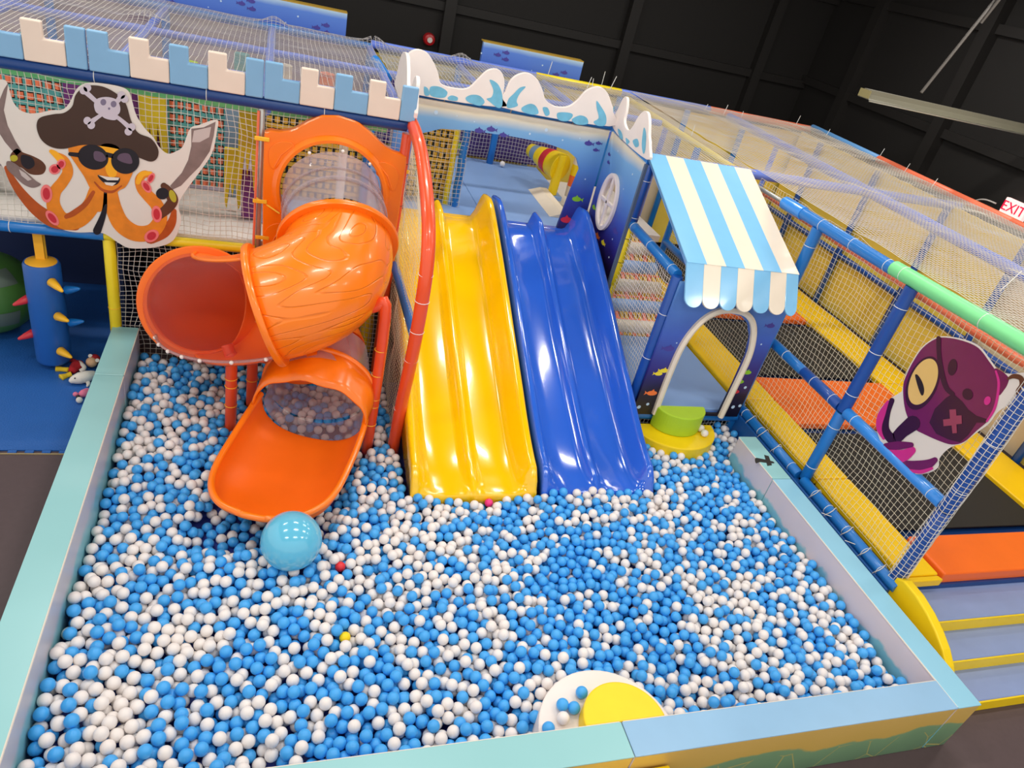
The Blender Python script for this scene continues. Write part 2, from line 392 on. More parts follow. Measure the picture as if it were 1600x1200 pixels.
# exit sign
ex = thing('exit_sign', 'white lit sign with red letters EXIT on the right wall', 'sign', (XR-.12, 8.3, 2.6))
ec = at(1583, 327, x=XR-.14); 
exm = emis('lit_sign_face', (250, 205, 200), .9); exr = emis('lit_red_letters', (235, 20, 60), .9)
obj('sign_box', MB().use(exm).box((XR-.14, ec[1]-.2, ec[2]-.12), (XR-.06, ec[1]+.2, ec[2]+.12)), ex, bevel=.008)
cu = bpy.data.curves.new('letters', 'FONT'); cu.body = 'EXIT'; cu.size = .2; cu.extrude = .004; cu.align_x = 'CENTER'; cu.align_y = 'CENTER'
cu.materials.append(exr); tmp = bpy.data.objects.new('tmp', cu); COL.objects.link(tmp); bpy.context.view_layer.update()
lme = bpy.data.meshes.new_from_object(tmp.evaluated_get(bpy.context.evaluated_depsgraph_get())); bpy.data.objects.remove(tmp)
to = bpy.data.objects.new('lettering', lme); COL.objects.link(to); to.parent = ex
to.location = (XR-.146 - ex.location.x, ec[1]-ex.location.y, ec[2]-ex.location.z); to.rotation_euler = (PI/2, 0, -PI/2)
obj('bracket', MB().use(TRIMBLK).box((XR-.06, ec[1]-.05, ec[2]-.05), (XR, ec[1]+.05, ec[2]+.05)), ex)
obj('wire', MB().use(WHITE).tube(spline([at(1556,318,x=XR-.1), at(1540,312,x=XR-.1), at(1525,313,x=XR-.1), at(1506,322,x=XR-.1)], False, 5), .012, 5), ex)

# ---------------------------------------------------------------- ball pit walls
XLI, XLO, XRI, XRO, YFI, YFO, HP = -1.132, -1.354, 4.72, 4.946, 2.118, 1.896, .51
def block(a, b, top, inner, outer, innerface, outerface, label, cutin=None):
    "foam wall block: vinyl body, printed faces, lid, piping"
    t = thing('pit_wall_block', label, 'foam wall', ((a[0]+b[0])/2, (a[1]+b[1])/2, 0))
    x0, x1 = sorted((a[0], b[0])); y0, y1 = sorted((a[1], b[1]))
    o = obj('foam_body', MB().use(inner).box((x0+.002, y0+.002, 0), (x1-.002, y1-.002, HP-.008)), t, bevel=.01)
    me = o.data; me.materials.append(outer)
    for p in me.polygons:
        n = p.normal
        if n.dot(Vector(outerface)) > .8: p.material_index = 1
    obj('lid', MB().use(top).box((x0, y0, HP-.012), (x1, y1, HP)), t, bevel=.005)
    f = Vector(innerface)
    if f.x > 0: p = [(x1, y0+.01, HP-.008), (x1, y1-.01, HP-.008)]
    elif f.x < 0: p = [(x0, y0+.01, HP-.008), (x0, y1-.01, HP-.008)]
    else: p = [(x0+.01, y1, HP-.008), (x1-.01, y1, HP-.008)]
    obj('piping', MB().use(PIPING).tube(p, .007, 6), t)
    return t
block((XLO, 5.71), (XLI, 6.53), TEAL, PIT_IN_L, TEAL, (1,0,0), (-1,0,0), 'teal foam wall block at the back end of the left side of the ball pit')
block((XLO, YFO), (XLI, 5.705), TEAL, PIT_IN_L, TEAL, (1,0,0), (-1,0,0), 'long teal foam wall block along the left side of the ball pit')
xj = float(at(971, 1129, z=HP)[0])
block((XLI+.003, YFO), (xj, YFI), TEAL, PIT_IN_R, PIT_OUT, (0,1,0), (0,-1,0), 'pale teal foam wall block at the left of the front side of the ball pit')
block((xj+.005, YFO), (XRI, YFI), SKY2, PIT_IN_R, PIT_OUT, (0,1,0), (0,-1,0), 'sky blue foam wall block at the right of the front side of the ball pit')
t_ = block((XRI+.003, YFO), (XRO, 4.33), SKY, PIT_IN_R, PIT_OUT, (-1,0,0), (0,-1,0), 'long sky blue foam wall block along the right side of the ball pit')
t_ = block((XRI+.01, 4.335), (XRO, 5.0), TEAL, PIT_IN_R, TEAL, (-1,0,0), (0,-1,0), 'short teal wall block with a black tape cross at the back of the right side')
tp = MB().use(BLACK)
tp.prism([at(u, v, z=HP+.001) for u, v in spline([(1180,716),(1190,717),(1207,721),(1209,724),(1196,723),(1187,722),(1181,724)], True, 3)], (0,0,.002))
tp.prism([at(u, v, z=HP+.001) for u, v in [(1194,711),(1201,713),(1206,727),(1199,728)]], (0,0,.003))
obj('black_tape', tp, t_)
PITFL = mat('pit_floor_pad', (40, 60, 150), rough=.6)
one('pit_floor_mat', MB().use(PITFL).box((XLI, YFI, .002), (XRI, 6.5, .02)), 'dark blue padded floor mat under the pit balls', 'mat')

# ---------------------------------------------------------------- wave slides
LANE = [(7.82,1.505),(7.6,1.50),(7.4,1.43),(6.9,1.20),(6.3,.90),(5.8,.66),(5.37,.46),(5.05,.325),(4.8,.25),(4.6,.222),(4.5,.215)]
RAILH = [(7.82,.30),(7.6,.33),(7.4,.34),(6.9,.34),(6.3,.34),(5.8,.32),(5.37,.30),(5.05,.27),(4.8,.235),(4.62,.20),(4.54,.13),(4.5,.05)]
DIVH = [(7.82,.16),(7.6,.15),(7.4,.12),(6.9,.11),(6.3,.11),(5.8,.10),(5.37,.095),(5.05,.09),(4.8,.085),(4.62,.06),(4.5,.012)]
def interp(T, y):
    T = sorted(T); return float(np.interp(y, [a for a, b in T], [b for a, b in T]))
LS = spline([(a, b, 0) for a, b in LANE], False, 6)
def slide(x0, m, label):
    G = []
    W = 1.14
    for p in LS:
        y, z = p[0], p[1]; R = interp(RAILH, y); D = interp(DIVH, y)
        sec = [(0,-.05),(0,R-.02),(.012,R),(.045,R),(.065,R-.03),(.115,.32*R),(.155,.02),(.20,0),(.32,-.004),(.46,0),(.505,.012),(.54,D-.02),(.557,D),(.583,D),(.60,D-.02),(.635,.012),(.68,0),(.82,-.004),(.94,0),(.985,.02),(1.025,.32*R),(1.075,R-.03),(1.095,R),(1.128,R),(1.14,R-.02),(1.14,-.05)]
        G.append([(x0+a, y, z+b) for a, b in sec])
    # rounded front lip
    last = G[-1]; G.append([(x, y-.02, z-.02) for x, y, z in last]); G.append([(x, y-.02, .06) for x, y, z in last])
    t = thing('wave_slide', label, 'slide', (x0+W/2, 4.5, .05))
    o = obj('slide_bed', MB().use(m).grid(G), t, smooth=True, solid=.012)
    lip = MB().use(m).box((x0+.03, 7.76, 1.49), (x0+W-.03, 7.86, 1.515))
    obj('top_lip', lip, t, bevel=.006)
    sup = MB().use(m).box((x0+.1, 5.6, 0.02), (x0+.16, 5.68, .56)); obj('support_foot', sup, t)
    sup = MB().use(m).box((x0+W-.16, 5.6, 0.02), (x0+W-.1, 5.68, .56)); obj('support_foot', sup, t)
    return t
slide(1.225, YELLOW_PL, 'glossy yellow double-lane slide running down into the ball pit')
slide(2.425, BLUE_PL, 'glossy blue double-lane slide running down into the ball pit')

# ---------------------------------------------------------------- orange spiral tube slide
def frames(P):
    P = [np.array(p, float) for p in P]; out = []
    for i, p in enumerate(P):
        t = P[min(i+1, len(P)-1)] - P[max(i-1, 0)]; t /= np.linalg.norm(t)
        s = np.cross(t, (0,0,1.)); s /= np.linalg.norm(s); u = np.cross(s, t); out.append((p, t, s, u))
    return out
def sweep(mb, P, R, a0=0, a1=360, n=40, sx=1.0):
    full = abs(a1-a0) >= 359.9; G = []
    for i, (p, t, s, u) in enumerate(frames(P)):
        r = R[i] if isinstance(R, (list, tuple)) else R
        k = n if full else n+1
        G.append([tuple(p + r*(sx*s*math.cos(math.radians(a0+(a1-a0)*j/n)) + u*math.sin(math.radians(a0+(a1-a0)*j/n)))) for j in range(k)])
    return mb.grid(G, closed_u=full)
def flange(mb, P, k, r0, r1, th=.03, a0=0, a1=360, n=48):
    p, t, s, u = frames(P)[k]; G = []
    full = abs(a1-a0) >= 359.9
    for (r, d) in ((r0, -th/2), (r1-.008, -th/2), (r1, -th/4), (r1, th/4), (r1-.008, th/2), (r0, th/2)):
        G.append([tuple(p + t*d + r*(s*math.cos(math.radians(a0+(a1-a0)*j/n)) + u*math.sin(math.radians(a0+(a1-a0)*j/n)))) for j in range(n if full else n+1)])
    return mb.grid(G, closed_u=full)
def bolts(P, k, r, angs, parent, m, size=.016, side=1):
    p, t, s, u = frames(P)[k]
    for a in angs:
        q = p + r*(s*math.cos(math.radians(a)) + u*math.sin(math.radians(a)))
        obj('bolt', MB().use(m).sphere(tuple(q + t*.02*side), size, 8, 5), parent, smooth=True)
TR = .43
sp = thing('spiral_tube_slide', 'large orange spiral tube slide with clear sections and an open chute', 'slide', (.3, 5.6, 0))
# mounting panel
PC = (.52, 2.07)
outl = [(-.03,1.47),(.52,1.44),(1.10,1.47),(1.13,1.52),(1.145,1.95),(1.15,2.47),(1.135,2.50),(1.03,2.515),(.93,2.56),(.80,2.66),(.68,2.73),(.52,2.755),(.38,2.735),(.26,2.66),(.16,2.58),(.04,2.545),(-.05,2.55),(-.075,2.52),(-.07,1.95),(-.055,1.5)]
def radial(outl, c, n):
    res = []
    for k in range(n):
        a = 2*PI*k/n; d = (math.cos(a), math.sin(a)); best = None
        for i in range(len(outl)):
            p, q = outl[i], outl[(i+1) % len(outl)]
            ex_, ey_ = q[0]-p[0], q[1]-p[1]; den = d[0]*ey_ - d[1]*ex_
            if abs(den) < 1e-9: continue
            t = ((p[0]-c[0])*ey_ - (p[1]-c[1])*ex_)/den; w_ = ((p[0]-c[0])*d[1] - (p[1]-c[1])*d[0])/den
            if t > 0 and -1e-6 <= w_ <= 1+1e-6 and (best is None or t > best): best = t
        res.append((c[0]+d[0]*best, c[1]+d[1]*best))
    return res
def ringpanel(mb, outl, c, hole, y0, y1, n=96, rim=0):
    O = radial(outl, c, n); H = [(c[0]+hole*math.cos(2*PI*k/n), c[1]+hole*math.sin(2*PI*k/n)) for k in range(n)]
    O2 = [(c[0]+(x-c[0])*.985, c[1]+(z-c[1])*.985) for x, z in O]
    G = [[(x, y1, z) for x, z in H], [(x, y1, z) for x, z in O], [(x, y0+.012, z) for x, z in O], [(x, y0, z) for x, z in O2]]
    if rim:
        for f_, yy in ((1.16, y0), (1.13, y0-rim*.4), (1.08, y0-rim), (1.02, y0-rim)): G.append([(c[0]+(x-c[0])*f_, yy, c[1]+(z-c[1])*f_) for x, z in H])
        G.append([(x, y0, z) for x, z in H])
    else: G.append([(x, y0, z) for x, z in H])
    G.append([(x, y1, z) for x, z in H])
    return mb.grid(G, closed_u=True)
obj('mounting_panel', ringpanel(MB().use(ORANGE), outl, PC, .445, 6.46, 6.54, rim=.035), sp, smooth=True, auto=35)
for lx, lz, sx, sz in ((.07,2.36,1,1),(.99,2.3,-1,1),(.06,1.62,1,1)):     # embossed leaves
    lf = spline([(-.09,-.1),(-.1,.02),(-.03,.1),(.09,.11),(.1,.0),(.02,-.04),(-.05,-.13)], True, 4)
    mb = MB().use(ORANGE).prism([(lx+sx*a, 6.46, lz+sz*b) for a, b in lf], (0,-.012,0))
    mb.tube([(lx-sx*.05, 6.447, lz-.11), (lx, 6.444, lz), (lx+sx*.08, 6.447, lz+.08)], .006, 6)
    obj('leaf_relief', mb, sp, bevel=.005)
for bx, bz in ((-.06,2.47),(1.13,2.36),(-.03,1.58),(-.06, 1.92)):
    obj('yellow_clip', MB().use(TIE_Y).box((bx-.09*(1 if bx < .5 else -.3), 6.445, bz-.018), (bx+.03*(1 if bx < .5 else 1.9), 6.458, bz+.018)), sp, bevel=.006)
A = (.52, 6.50, 2.07); R1 = (.558, 5.82, 1.87); R2 = (0, 5.27, 1.515); L0 = (-.52, 5.80, 1.20)
def bez(p0, p1, p2, p3, n):
    p0, p1, p2, p3 = [np.array(p, float) for p in (p0, p1, p2, p3)]
    return [(1-t)**3*p0+3*(1-t)**2*t*p1+3*(1-t)*t*t*p2+t**3*p3 for t in [i/n for i in range(n+1)]]
P1 = bez(A, (.53, 6.25, 1.98), (.56, 6.02, 1.90), R1, 10)
P2 = bez(R1, (.575, 5.48, 1.70), (.32, 5.26, 1.64), R2, 16)
P3 = bez(R2, (-.28, 5.27, 1.40), (-.52, 5.47, 1.31), L0, 16)
P4 = bez(L0, (-.56, 6.12, 1.08), (.38, 6.22, .98), (.48, 5.72, .78), 18)
P5 = bez((.48, 5.72, .78), (.49, 5.6, .74), (.485, 5.48, .70), (.47, 5.36, .665), 6)
obj('clear_tube', sweep(MB().use(CLEAR), P1, TR), sp, smooth=True)
obj('clear_collar', flange(MB().use(CLEAR), P1, 5, TR, TR+.025, .05), sp)
obj('clear_collar', flange(MB().use(CLEAR), P1, 3, TR, TR+.02, .02), sp)
bolts(P1, 0, TR+.035, (60, 95, 128, 168, 180, 205, 222, 240), sp, WHITE, .015)
we = obj('wood_grain_elbow', sweep(MB().use(GRAIN), P2, [TR+.01 + .03*(1-abs(2*i/16-1)**4)*0 + .02*math.sin(PI*i/16) for i in range(17)]), sp, smooth=True, solid=.012)
uv = we.data.uv_layers.new(name='UVMap'); ids = np.empty(len(we.data.loops), dtype=int); we.data.loops.foreach_get('vertex_index', ids)
uvs = np.stack([(ids // 40)/16.0, (ids % 40)/40.0], axis=1); uv.data.foreach_set('uv', uvs.ravel())
obj('elbow_flange', flange(MB().use(ORANGE), P2, 0, TR-.02, TR+.075, .05), sp, smooth=True, auto=35)
obj('elbow_flange', flange(MB().use(ORANGE), P2, 16, TR-.02, TR+.07, .05), sp, smooth=True, auto=35)
bolts(P2, 0, TR+.045, (40, 75, 110, 150, 190), sp, mat('zinc_bolt', (190, 150, 110), rough=.4), .009, -1)
# lower elbow: orange shell at the back and below, clear dome outside
obj('orange_elbow_shell', sweep(MB().use(ORANGE_IN), P3, TR, -95, 95, 30), sp, smooth=True, solid=.01)
obj('clear_elbow_dome', sweep(MB().use(CLEAR2), P3, TR+.004, 95, 265, 36), sp, smooth=True)
for ang, nm in ((95, 'shell_rim'), (-95, 'shell_rim')):
    rim = [p + (TR+.006)*(s*math.cos(math.radians(ang)) + u*math.sin(math.radians(ang))) for p, t, s, u in frames(P3)]
    obj(nm, MB().use(ORANGE).tube(rim, .016, 6), sp, smooth=True)
seam = [p + (TR+.008)*(s*math.cos(math.radians(218)) + u*math.sin(math.radians(218))) for p, t, s, u in frames(P3)]
obj('clear_seam', MB().use(CLEAR).tube(seam, .012, 6), sp, smooth=True)
for i in (1, 4, 7, 9, 11, 13, 15): obj('bolt', MB().use(WHITE).sphere(tuple(seam[i] + np.array((-.005,-.012,0))), .017, 8, 6), sp, smooth=True)
obj('elbow_flange', flange(MB().use(ORANGE_IN), P3, 16, TR-.02, TR+.06, .05), sp, smooth=True, auto=35)
for (fi, an) in ((5, -22), (9, -18)):                          # embossed portholes inside the shell
    p, t, s, u = frames(P3)[fi]; c_ = p + (TR-.012)*(s*math.cos(math.radians(an)) + u*math.sin(math.radians(an)))
    e1 = t; e2 = -s*math.sin(math.radians(an)) + u*math.cos(math.radians(an))
    mb = MB().use(mat('pale_orange_emboss', (255, 168, 90), rough=.5)).tube([c_ + .07*(e1*math.cos(q)+e2*math.sin(q)) for q in [2*PI*k/20 for k in range(20)]], .006, 5, closed=True)
    mb.tube([c_-e1*.07, c_+e1*.07], .005, 5); mb.tube([c_-e2*.07, c_+e2*.07], .005, 5); obj('porthole_relief', mb, sp)
obj('orange_back_elbow', sweep(MB().use(ORANGE_IN), P4, TR-.01), sp, smooth=True, solid=.01)
obj('clear_lower_tube', sweep(MB().use(CLEAR), P5, TR), sp, smooth=True)
P6 = bez((.47, 5.36, .665), (.46, 5.28, .65), (.44, 5.2, .63), (.42, 5.14, .615), 4)
obj('clear_floor_panel', sweep(MB().use(CLEAR), P6, TR, 180, 360, 24), sp, smooth=True)
# hood and chute
HD = [(.47, 5.34, .66), (.45, 5.27, .645), (.42, 5.20, .63), (.40, 5.13, .615), (.38, 5.06, .60)]
mb = MB().use(ORANGE); G = []
for i, ((p, t, s, u), (rw, rh)) in enumerate(zip(frames(HD), ((.48,.44), (.48,.425), (.48,.40), (.475,.37), (.475,.34)))):
    G.append([tuple(p + rw*s*math.cos(PI*j/30) + np.array((0,0,1))*rh*math.sin(PI*j/30)**.85*(1+.035*math.cos(9*PI*j/30)*(i > 0))) for j in range(31)])
obj('chute_hood', mb.grid(G), sp, smooth=True, solid=.016)
obj('hood_rim', MB().use(ORANGE).tube([Vector(p) for p in G[0]], .026, 8), sp, smooth=True)
CH = spline([(.42,5.20,.62),(.37,5.05,.59),(.28,4.82,.53),(.16,4.52,.475),(.05,4.26,.45),(-.03,4.03,.45)], False, 14)
CH = [np.array(p) for p in CH]; n_ = len(CH); G = []
for i, (p, t, s, u) in enumerate(frames(CH)):
    f = i/(n_-1); wd = .455 + .03*math.sin(PI*min(1, f*1.1)); q = max(0, (f-.55)/.45)
    wd *= max(.05, (1-q**2.8))**.5
    dp = (.37 - .15*f)*(1-.95*q**3); row = []
    for j in range(25):
        a = PI + PI*j/24; ca, sa = math.cos(a), math.sin(a)
        row.append(tuple(p + s*wd*math.copysign(abs(ca)**.85, ca) + np.array((0,0,1))*(dp*math.copysign(abs(sa)**.8, sa))))
    G.append(row)
p = CH[-1]; t = CH[-1]-CH[-2]; t /= np.linalg.norm(t)
obj('chute', MB().use(ORANGE_IN).grid(G), sp, smooth=True, solid=.014)
rimp = [g[0] for g in G] + [G[-1][j] for j in range(1, 24)] + [g[-1] for g in reversed(G)]
obj('chute_rim', MB().use(ORANGE).tube(rimp, .027, 8), sp, smooth=True)
# legs
def leg(base, top, elbow, parent=sp):
    pts = [Vector(base), Vector((base[0], base[1], top-.06)), Vector((base[0]*.7+elbow[0]*.3, base[1]*.7+elbow[1]*.3, top)), Vector(elbow)]
    o = obj('leg', MB().use(TUBE_O).tube(spline([tuple(p) for p in pts], False, 5), .048, 12), parent, smooth=True)
    for z in (.42, .62, .7, .95, 1.2):
        if z < top-.1: obj('yellow_tie', MB().use(TIE_Y).tube([(base[0]+.05*math.cos(q), base[1]+.05*math.sin(q), z) for q in [2*PI*k/14 for k in range(14)]], .004, 4, closed=True), o)
leg((.93, 5.22, .02), 1.58, (.62, 5.35, 1.42))
leg((-.26, 5.45, .02), .92, (-.30, 5.50, 1.0))
leg((-.10, 5.86, .02), .68, (-.12, 5.92, .74))

# ---------------------------------------------------------------- coral guard rail beside the yellow slide
gd = thing('slide_guard_frame', 'tall bent coral orange guard tube with netting left of the yellow slide', 'guard rail', (1.17, 5.2, 0))
gp = [(1.17,6.58,2.76),(1.17,6.35,2.745),(1.17,6.0,2.69),(1.17,5.6,2.54),(1.17,5.25,2.33),(1.17,5.08,2.08),(1.17,5.04,1.75),(1.17,5.05,1.4),(1.17,5.10,1.05),(1.17,5.17,.65),(1.17,5.22,.02)]
gs = spline(gp, False, 5)
obj('guard_tube', MB().use(TUBE_O).tube(gs, .056, 14), gd, smooth=True)
for z, y in ((1.78,5.04),(1.5,5.045),(1.2,5.08),(.62,5.18),(2.0,5.065)):
    obj('cable_tie', MB().use(TIE).tube([(1.17+.058*math.cos(q), y+.058*math.sin(q), z) for q in [2*PI*k/14 for k in range(14)]], .003, 4, closed=True), gd)
pole('post', (1.13, 6.53, .02), (1.13, 6.53, 2.68), .045, TUBE_O, gd, ties=(.62, .75, .9), tiemat=BLACK)
pole('brace', (1.17, 6.48, 1.42), (1.17, 5.09, 1.42), .042, TUBE_B, gd, ties=(.97,))
yl = lambda z: float(np.interp(z, [p[2] for p in gs[::-1]], [p[1] for p in gs[::-1]]))
def gfn(u, v):
    z = .2 + (2.66-.2)*v; y0 = yl(z); return (1.172, y0 + (6.5-y0)*u, z)
obj('side_net', net_patch(gfn, 30, 50, CORDY, .0021, .003, 3), gd)

# ---------------------------------------------------------------- steps in the pit
def disc_prism(mb, cx, cy, r, a0, a1, z0, z1, n=28, ry=None):
    return mb.prism([(x, y, z0) for x, y in arc(cx, cy, r, a0, a1, n, ry)], (0, 0, z1-z0))
one('half_round_step', disc_prism(MB().use(WHITE), 2.12, YFI+.004, .46, 0, 180, .02, .37), 'white half-round foam step in the pit against the front wall', 'step', bevel=.012)
one('half_round_step', disc_prism(MB().use(STEP_Y), 2.19, YFI+.004, .275, 0, 180, .372, .5), 'small yellow half-round foam step stacked on the white step at the front wall', 'step', bevel=.012)
one('outer_step', MB().use(STEP_Y).prism([(x, y, .0) for x, y in arc(2.12, YFO-.01, .3, 180, 360, 24)], (0,0,.38)), 'yellow half-round foam step outside the front wall of the pit', 'step', bevel=.012)
one('half_round_step', disc_prism(MB().use(STEP_Y), 4.17, 5.40, .50, 180, 360, .02, .36, ry=.44), 'yellow half-round foam step in the pit in front of the striped playhouse', 'step', bevel=.012)
one('half_round_step', disc_prism(MB().use(LIME), 4.19, 5.40, .29, 180, 360, .362, .60, ry=.24), 'lime green half-round foam step on top of the yellow step by the playhouse', 'step', bevel=.012)

# ---------------------------------------------------------------- the balls
D = .080; RB = D/2
BXc = (.229, 3.803); 
def floor_h(x, y):
    d = abs(y-2.12) 
    if y < YFI+.46 and (x-2.12)**2 + (y-YFI)**2 < .47**2: return None
    if y > 4.9 and ((x-4.17)/.52)**2 + ((y-5.40)/.46)**2 < 1: return None
    if 1.16 < x < 3.62 and y > 4.46: return None
    if x <= 1.16 and y > 6.46: return None
    if x > 3.6 and y > 5.5: return None
    if x > XRI-RB and (y < 5.05 or x > 4.98): return None
    if (x-.93)**2+(y-5.22)**2 < .095**2 or (x+.26)**2+(y-5.45)**2 < .095**2 or (x+.1)**2+(y-5.86)**2 < .095**2 or (x-1.17)**2+(y-5.22)**2 < .1**2: return None
    h = .075
    h += .05*max(0, min(1, (x-1.5)/2.5))*(1 if y < 4.6 else 1) + .03*math.sin(2.1*x+1)*math.sin(1.7*y+.6) + .02*math.sin(4.3*x+2*y)
    # under the chute
    if 4.0 < y < 5.5:
        cx_ = .45 - (5.3-y)*.36
        if abs(x-cx_) < .50: return .02
    if (x-BXc[0])**2+(y-BXc[1])**2 < .12**2: return None
    return h
def deposit(N, seed=5):
    rng = np.random.RandomState(seed); cells = {}; balls = []
    def near(x, y):
        cx, cy = int(math.floor(x/D)), int(math.floor(y/D))
        for i in (cx-1, cx, cx+1):
            for j in (cy-1, cy, cy+1):
                for b in cells.get((i, j), ()): yield b
    def drop(x, y, fl):
        z = fl + RB; who = None
        for b in near(x, y):
            d2 = (b[0]-x)**2 + (b[1]-y)**2
            if d2 < D*D:
                h = b[2] + math.sqrt(D*D - d2)
                if h > z: z = h; who = b
        return z, who
    for k in range(N):
        x = rng.uniform(XLI+RB, 4.98-RB); y = rng.uniform(YFI+RB, 6.46)
        fl = floor_h(x, y)
        if fl is None: continue
        z, who = drop(x, y, fl)
        step = .02; it = 0
        while who is not None and it < 40:
            it += 1
            dx, dy = x-who[0], y-who[1]; l = math.hypot(dx, dy) or 1e-6
            best = None
            for a in (0, .7, -.7, 1.3, -1.3):
                ca, sa = math.cos(a), math.sin(a)
                nx = x + step*(dx*ca - dy*sa)/l; ny = y + step*(dx*sa + dy*ca)/l
                if nx < XLI+RB or ny < YFI+RB: continue
                f2 = floor_h(nx, ny)
                if f2 is None: continue
                nz, nw = drop(nx, ny, f2)
                if best is None or nz < best[2]: best = (nx, ny, nz, nw)
            if best is not None and best[2] < z - 1e-4: x, y, z, who = best
            else:
                step *= .5
                if step < .003: break
        fl = floor_h(x, y)
        if z > fl + RB + .105: continue
        if fl < .03 and z > .10: continue
        b = (x, y, z); balls.append(b); cells.setdefault((int(math.floor(x/D)), int(math.floor(y/D))), []).append(b)
    return balls
BALLS = deposit(15000)
BN = np.array(BALLS)
# drop those fully hidden under the top ones? keep only balls with something of them in view from above
def ball_color(x, y, rng):
    f = math.sin(3.1*x+.7*y+1.2)+math.sin(2.3*y-1.3*x+.4)+.8*math.sin(6.1*x-4.7*y)
    return rng.rand() < .47 + .10*f
rng = np.random.RandomState(11)
iswhite = [ball_color(b[0], b[1], rng) for b in BALLS]
dep = -((BN - CL) @ CM)[:, 2]
pxy = (BN - CL) @ CM; U = 800 + FPX*pxy[:,0]/dep; Vv = 600 - FPX*pxy[:,1]/dep
# how open a ball is towards the camera
def openness(i):
    c = BN[i]; d = CL - c; d /= np.linalg.norm(d)
    rel = BN - c; m = (np.abs(rel[:,0]) < .2) & (np.abs(rel[:,1]) < .2); m[i] = False
    rel = rel[m]; t = rel @ d; q = np.linalg.norm(rel - np.outer(t, d), axis=1)
    q = q[t > 0]
    return q.min() if len(q) else 1.0
order = np.argsort(dep); ind = []
for i in order:
    if len(ind) >= 300: break
    # the front wall hides what stands behind it
    c = BN[i]; tt = (YFI - c[1])/(CL[1]-c[1]); zc = c[2] + tt*(CL[2]-c[2])
    if zc < HP + .0: continue
    if not (8 < U[i] < 1592 and Vv[i] < 1190): continue
    if openness(i) < RB*1.1: continue
    ind.append(int(i))
specials = {}
def nearest(u, v):
    z = .2; p = at(u, v, z=z); 
    q = [j for j in range(len(BN)) if j not in specials]
    dd = [(BN[j][0]-p[0])**2 + (BN[j][1]-p[1])**2 - .02*BN[j][2] for j in q]
    return q[int(np.argmin(dd))]
for (u, v), m_, lab in (((545, 990), BALL_Y, 'small yellow ball among the blue and white pit balls'), ((532, 880), BALL_R, 'red ball half buried among the pit balls below the big pale blue ball'), ((763, 777), BALL_P, 'pink ball among the pit balls at the foot of the yellow slide'), ((152, 690), BALL_P, 'pink ball by the left wall')):
    if u == 152: continue
    j = nearest(u, v); specials[j] = (m_, lab)
ind = [i for i in ind if i not in specials]
def ballmesh(m, nu=20, nv=12, r=RB):
    mb = MB().use(m).sphere((0,0,0), r, nu, nv); me = bpy.data.meshes.new('pit_ball'); me.from_pydata(mb.v, [], mb.f); me.materials.append(m)
    me.polygons.foreach_set('use_smooth', [True]*len(mb.f)); return me
ME_B, ME_W = ballmesh(BALL_B, 24, 14), ballmesh(BALL_W, 24, 14)
for i in ind:
    wht = iswhite[i]
    o = bpy.data.objects.new('pit_ball', ME_W if wht else ME_B); COL.objects.link(o); o.location = tuple(BN[i])
    if wht: setp(o, 'white plastic pit ball among the nearest balls, close behind the front wall', 'ball', 'nearest white pit balls')
    else: setp(o, 'sky blue plastic pit ball among the nearest balls, close behind the front wall', 'ball', 'nearest blue pit balls')
for j, (m_, lab) in specials.items():
    o = bpy.data.objects.new('pit_ball', ballmesh(m_, r=RB*.95)); COL.objects.link(o); o.location = (BN[j][0], BN[j][1], BN[j][2]+.012); setp(o, lab, 'ball')
rest = [i for i in range(len(BALLS)) if i not in set(ind) and i not in specials]
base = MB().sphere((0,0,0), RB, 18, 11); bv = np.array(base.v); nvb = len(bv)
V = (np.array([BN[i] for i in rest])[:, None, :] + bv[None]).reshape(-1, 3)
tri = [f for f in base.f]
me = bpy.data.meshes.new('pit_balls')
F = []; MI = []
for k, i in enumerate(rest):
    o_ = k*nvb; wv = 1 if iswhite[i] else 0
    for f in tri: F.append(tuple(q+o_ for q in f))
    MI += [wv]*len(tri)
me.from_pydata(V.tolist(), [], F); me.materials.append(BALL_B); me.materials.append(BALL_W)
me.polygons.foreach_set('material_index', MI); me.polygons.foreach_set('use_smooth', [True]*len(F)); me.update()
o = bpy.data.objects.new('pit_balls', me); COL.objects.link(o)
setp(o, 'thousands of sky blue and white plastic balls filling the ball pit', 'balls', kind='stuff')
print('balls', len(BALLS), 'individual', len(ind))
bb = MB().use(BIGBALL).sphere((.235, 3.80, .42), .213, 40, 24)
one('large_ball', bb, 'large pale blue ball resting on the pit balls below the orange chute', 'ball', smooth=True)
def loose(u, v, z, wht, lab, grp=None):
    p = at(u, v, z=z+RB); o = bpy.data.objects.new('pit_ball', ME_W if wht else ME_B); COL.objects.link(o); o.location = tuple(p); setp(o, lab, 'ball', grp)
loose(909, 1082, .37, False, 'blue ball on the white half-round step, nearest its outer curve')
loose(879, 1101, .37, False, 'blue ball lying on the white half-round step, left of a pair')
loose(897, 1106, .37, False, 'blue ball lying on the white half-round step, right of a pair')
loose(880, 1122, .37, True, 'white ball on the white half-round step near the front wall')
loose(857, 1138, .37, False, 'blue ball at the edge of the white step against the front wall')
loose(1095, 669, .36, True, 'white ball on the right end of the yellow step, the rear of two')
loose(1101, 677, .36, True, 'white ball on the right end of the yellow step, the front of two')
loose(1020, 645, .36, True, 'white ball on the left end of the yellow step by the playhouse')
loose(785, 256, 1.515, True, 'white ball lying on the blue upper deck behind the slides')

